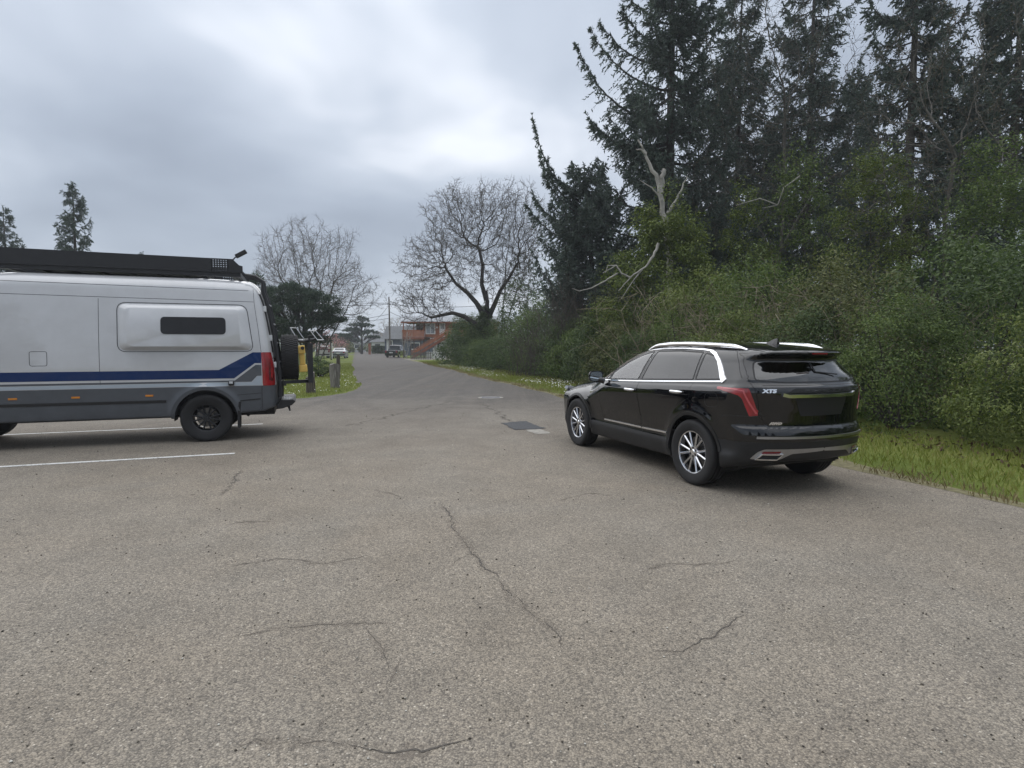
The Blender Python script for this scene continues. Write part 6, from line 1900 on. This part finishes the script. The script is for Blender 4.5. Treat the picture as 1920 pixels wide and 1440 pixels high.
for k in range(14): MB().box(.1 + k * .2, .16 + k * .2, -.52, -.46, z1 - .55, z1 - .28).build('deck_bracket', M['cedar_dark'], oh)
house_window(oh, 3.15, 4.25, z1 + .50, z1 + 1.80, -.03, 2, 'curtain')
house_window(oh, 1.5, 2.6, z1 + .9, z1 + 1.7, 2.6, 2)
d = MB(); d.box(4.95, 5.75, -.05, -.024, z1 + .02, z1 + 1.95); do = d.build('door', M['white_trim'], oh)
MB().box(5.12, 5.58, -.06, -.05, z1 + 1.1, z1 + 1.75).build('pane', M['grey_siding'], do)
MB().box(4.5, 4.75, -.05, -.025, z1 + 1.2, z1 + 1.4).build('wall_lamp', M['white_trim'], oh)
# stair falling to the left in front of the house
st = MB()
def stair_pt(u): return Vector((5.9 - 4.7 * u, -1.0, z1 - (z1 - .1) * u))
for y_ in (-1.35, -.65): st.bar(stair_pt(0) + Vector((0, y_ + 1.0, -.1)), stair_pt(1) + Vector((0, y_ + 1.0, -.1)), .06, .30)
so = st.build('stair_stringer', M['cedar_dark'], oh)
for k in range(14): 
    p = stair_pt((k + .5) / 14); MB().box(p.x - .17, p.x + .17, -1.35, -.65, p.z - .02, p.z + .03).build('stair_tread', M['cedar'], so)
for k in range(9): 
    p = stair_pt(k / 8); MB().bar(p + Vector((0, -.38, .03)), p + Vector((0, -.38, .9)), .05).build('baluster', M['cedar_dark'], so)
MB().bar(stair_pt(0) + Vector((0, -.38, .9)), stair_pt(1) + Vector((0, -.38, .9)), .09, .08).build('handrail', M['cedar'], so)
MB().bar(stair_pt(0) + Vector((0, -.38, .5)), stair_pt(1) + Vector((0, -.38, .5)), .05, .42).build('stair_board', M['cedar'], so)
MB().box(5.7, 9.0, -1.4, 0, z1 - .25, z1 - .02).build('landing', M['cedar_dark'], oh)
MB().box(5.8, 9.0, -1.42, -1.36, z1, z1 + .95).build('landing_board', M['cedar'], oh)
for x_ in (3.2, 4.1, 5.0): MB().box(x_, x_ + .85, -.9, -.86, 0, min(1.9, z1 - (5.9 - x_ - .0) * .61 - .4)).build('stair_panel', M['white_trim'], oh)
house_window(oh, 4.6, 5.8, 1.3, 2.2, .28, 2)
pf = thing('picket_fence', 'low grey picket fence before the orange house', 'fence', at(770, 72))
pk0 = None
for k in range(12):
    if pk0 is None: pk0 = MB().prism([(0, 0), (.10, 0), (.10, .92), (.05, 1.0), (0, .92)], 0, .03).build('paling', M['wood_grey'], pf)
    else: link('paling', pk0.data, None, pf).location = (k * .22, 0, 0)
for z_ in (.25, .75): MB().box(-.05, 2.6, .032, .07, z_, z_ + .08).build('rail', M['wood_grey'], pf)

# other houses
def plain_house(name, label, px, y, wdt, dep, hw, hr, wall, roof, wins, rz=0.0, gable_front=False):
    h = thing(name, label, 'house', at(px, y), rz)
    MB().box(0, wdt, 0, dep, 0, hw).build('wall', M[wall], h)
    nb = int(hw / .28)
    for k in range(nb): MB().box(0, wdt, -.02, -.002, .02 + k * .28, .27 + k * .28).build('siding_board', M[wall], h)
    m = MB()
    if gable_front:
        m.prism([(-.4, hw - .1), (wdt + .4, hw - .1), (wdt / 2, hw + hr)], -.4, dep + .4)
    else:
        m.prism([(-.5, hw - .05), (dep + .5, hw - .05), (dep / 2, hw + hr)], -.4, wdt + .4, Matrix(((0, 1, 0, 0), (1, 0, 0, 0), (0, 0, 1, 0), (0, 0, 0, 1))))
    m.build('roof', M[roof], h)
    for q in wins: house_window(h, *q, -.03, 1)
    return h
bh = plain_house('blue_house', 'dark blue-grey house behind the parked pickup', 721.5, 104, 9, 7, 3.0, 2.4, 'blue_siding', 'shingle', [(.8, 1.3, .6, 2.6), (4.8, 6.2, 1.2, 2.2)])
MB().box(.35, .55, -.06, -.03, 0, 2.9).build('corner_board', M['white_trim'], bh)
plain_house('grey_house', 'pale house with grey roof behind the clipped hedge', 697, 136, 7.5, 8, 2.7, 2.3, 'white_trim', 'shingle', [(.8, 2.0, 1.2, 2.2), (4, 5.4, 1.2, 2.2)])
plain_house('far_house', 'small distant grey-brown house at the end of the street', 679, 185, 6, 7, 2.6, 2.0, 'beige', 'shingle', [(1, 2.2, 1.1, 2.1), (3.6, 4.8, 1.1, 2.1)])
plain_house('far_house', 'distant low house left of the wind-shaped pine', 640, 172, 7, 7, 2.6, 1.9, 'grey_siding', 'shingle', [(1, 2.2, 1.1, 2.1), (4, 5.2, 1.1, 2.1)])
n = 5200; c = np.stack([r.uniform(0, 3.6, n), r.uniform(0, 1.2, n), r.uniform(.1, 1.75, n)], 1); fc = r.integers(0, 3, n); c[fc == 0, 1] = r.uniform(0, .12, (fc == 0).sum()); c[fc == 1, 2] = r.uniform(1.62, 1.78, (fc == 1).sum())
hg = thing('clipped_hedge', 'square clipped dark green hedge before the pale house', 'hedge', at(697, 128))
V, Fq = leaves_np(c, rand_dirs(r, n), rand_dirs(r, n), .22, .15); link('foliage', np_mesh('foliage', V, [Fq]), M['shrub_dark'], hg)
gp_ = thing('gate_post', 'brown square gate post at the hedge end', 'post', at(693, 118)); MB().box(-.2, .2, -.2, .2, 0, 2.3).build('shaft', M['cedar_dark'], gp_); MB().box(-.26, .26, -.26, .26, 2.3, 2.45).build('cap', M['wood_brown'], gp_)

# --- other vehicles
M['truck_paint'] = paint('truck_paint', (.020, .023, .028), rough=.3)
M['white_paint'] = paint('white_paint', (.62, .62, .61), rough=.3)
M['sedan_paint'] = paint('sedan_paint', (.24, .25, .27), rough=.35, metal=.2)
def far_car(name, label, loc, rz, paint_m, T, Lc, wid, wb, belt, glass_side, rear_glass, beds=None, rw_=.36, h=.05, glass='glass_privacy', tail=(.7, .95)):
    T = pchip(T); hw = wid / 2
    Wz = pchip([(.15, hw * .93), (.5, hw * .98), (belt - .1, hw), (belt, hw * .985), (belt + .08, hw * .93), (belt + .65, hw * .74), (2.1, hw * .66)])
    x1 = Lc
    ax = ((x1 - wb) * .52, (x1 - wb) * .52 + wb)
    def f(x, y, z):
        a = np.abs(y)
        side = a - Wz(z) * (1 - .10 * np.clip((x - x1 + .9) / .9, 0, 1) ** 2)
        top = (z - T(x) + .03 * (a / .7) ** 2) * .8
        v = smax(side, top, .08); v = smax(v, (.02 + .06 * a ** 2 + .05 * np.clip(z - .9, 0, 1) - x), .06); v = smax(v, x - x1 + .12 * a ** 2 + .1 * np.clip(z - .7, 0, 1), .08)
        v = smax(v, .28 - z, .03)
        if beds is not None: v = np.maximum(v, -np.maximum(np.maximum(np.abs(x - beds[0]) - beds[1], a - hw * .83), .78 - z))
        for c in ax: v = np.maximum(v, -np.maximum(np.hypot(x - c, z - rw_) - rw_ - .07, hw - .32 - a))
        return v
    t = thing(name, label, 'car', loc, rz)
    s = Shell(f, (-.2, -hw - .2, .1), (x1 + .2, hw + .2, 2.1), h)
    rg = s.region('rear', rear_glass, lambda p: (p[:, 0] < Lc * .62) & (p[:, 2] > belt))
    gl = [s.region('side', glass_side, lambda p, k=k: p[:, 1] * k > .3) for k in (1, -1)]
    fg = s.region('rear', rear_glass, lambda p: (p[:, 0] > Lc * .6) & (p[:, 2] > belt))
    s.build(0, 'body', paint_m, t)
    s.build(rg, 'rear_window', M['pane'], t); s.build(fg, 'windscreen', M['pane'], t)
    for g_ in gl: s.build(g_, 'side_window', M['pane'], t)
    for k in (1, -1):
        patch(f, [(k * hw * .93, tail[0]), (k * hw * .70, tail[0]), (k * hw * .70, tail[1]), (k * hw * .93, tail[1])], 'tail_light', M['tail_red'], t, kind='rear', cell=.1, proud=.01)
        for c in ax: make_wheel(t, c, k * (hw - .13), rw_, k, rw_, rw_ * .62, .22, WM, lod=0)
    strip(f, [(-hw * .9, .52), (hw * .9, .52)], .14, .03, 'rear_bumper', M['plastic'], t, kind='rear', step=.2)
    MB().box(-.02, .0, -.26, .26, .66, .78).build('number_plate', M['white_trim'], t)
    return t
pk = far_car('parked_pickup', 'dark grey pickup truck parked at the end of the thicket', at(733, 84, .004), R(86), M['truck_paint'],
        [(-.2, 1.08), (1.75, 1.08), (1.84, 1.30), (2.0, 1.80), (2.3, 1.86), (3.3, 1.85), (3.7, 1.70), (4.1, 1.28), (4.3, 1.16), (5.2, 1.08), (5.5, .95)], 5.5, 1.95, 3.4, 1.12,
        [(2.05, 1.22), (2.12, 1.68), (3.35, 1.70), (3.80, 1.24)], [(-.70, 1.20), (.70, 1.20), (.60, 1.72), (-.60, 1.72)], beds=(.95, .80), tail=(.72, 1.04))
far_car('white_wagon', 'white car with red tail lamps parked under the pink cherry', at(606, 80, .004), R(112), M['white_paint'],
        [(-.2, 1.50), (.1, 1.66), (.6, 1.74), (2.4, 1.74), (2.8, 1.62), (3.4, 1.14), (4.4, 1.0), (4.7, .9)], 4.7, 1.85, 2.8, 1.05,
        [(.35, 1.12), (.45, 1.58), (2.6, 1.60), (3.15, 1.16)], [(-.66, 1.12), (.66, 1.12), (.58, 1.55), (-.58, 1.55)], tail=(.80, 1.30))
far_car('silver_sedan', 'silver sedan parked right of the sign post', at(634, 78, .004), R(100), M['sedan_paint'],
        [(-.2, 1.0), (.8, 1.06), (1.2, 1.22), (1.7, 1.42), (2.6, 1.45), (3.2, 1.20), (3.6, 1.02), (4.4, .92), (4.8, .8)], 4.7, 1.80, 2.75, .98,
        [(1.15, 1.04), (1.6, 1.34), (2.7, 1.36), (3.3, 1.06)], [(-.62, 1.10), (.62, 1.10), (.52, 1.36), (-.52, 1.36)], tail=(.72, .92))
# haze: damp coastal air
hz_me = MB().box(-420, 420, -60, 420, -1.0, 34.0)
hz_o = hz_me.build('haze', None); hz_o['kind'] = 'stuff'
hm = bpy.data.materials.new('haze'); hm.use_nodes = True; ht = hm.node_tree; ht.nodes.clear()
ho = ht.nodes.new('ShaderNodeOutputMaterial'); pv = ht.nodes.new('ShaderNodeVolumePrincipled')
pv.inputs['Color'].default_value = (.86, .90, .96, 1); pv.inputs['Density'].default_value = HAZE; pv.inputs['Anisotropy'].default_value = .2
ht.links.new(pv.outputs[0], ho.inputs['Volume']); hz_o.data.materials.append(hm)
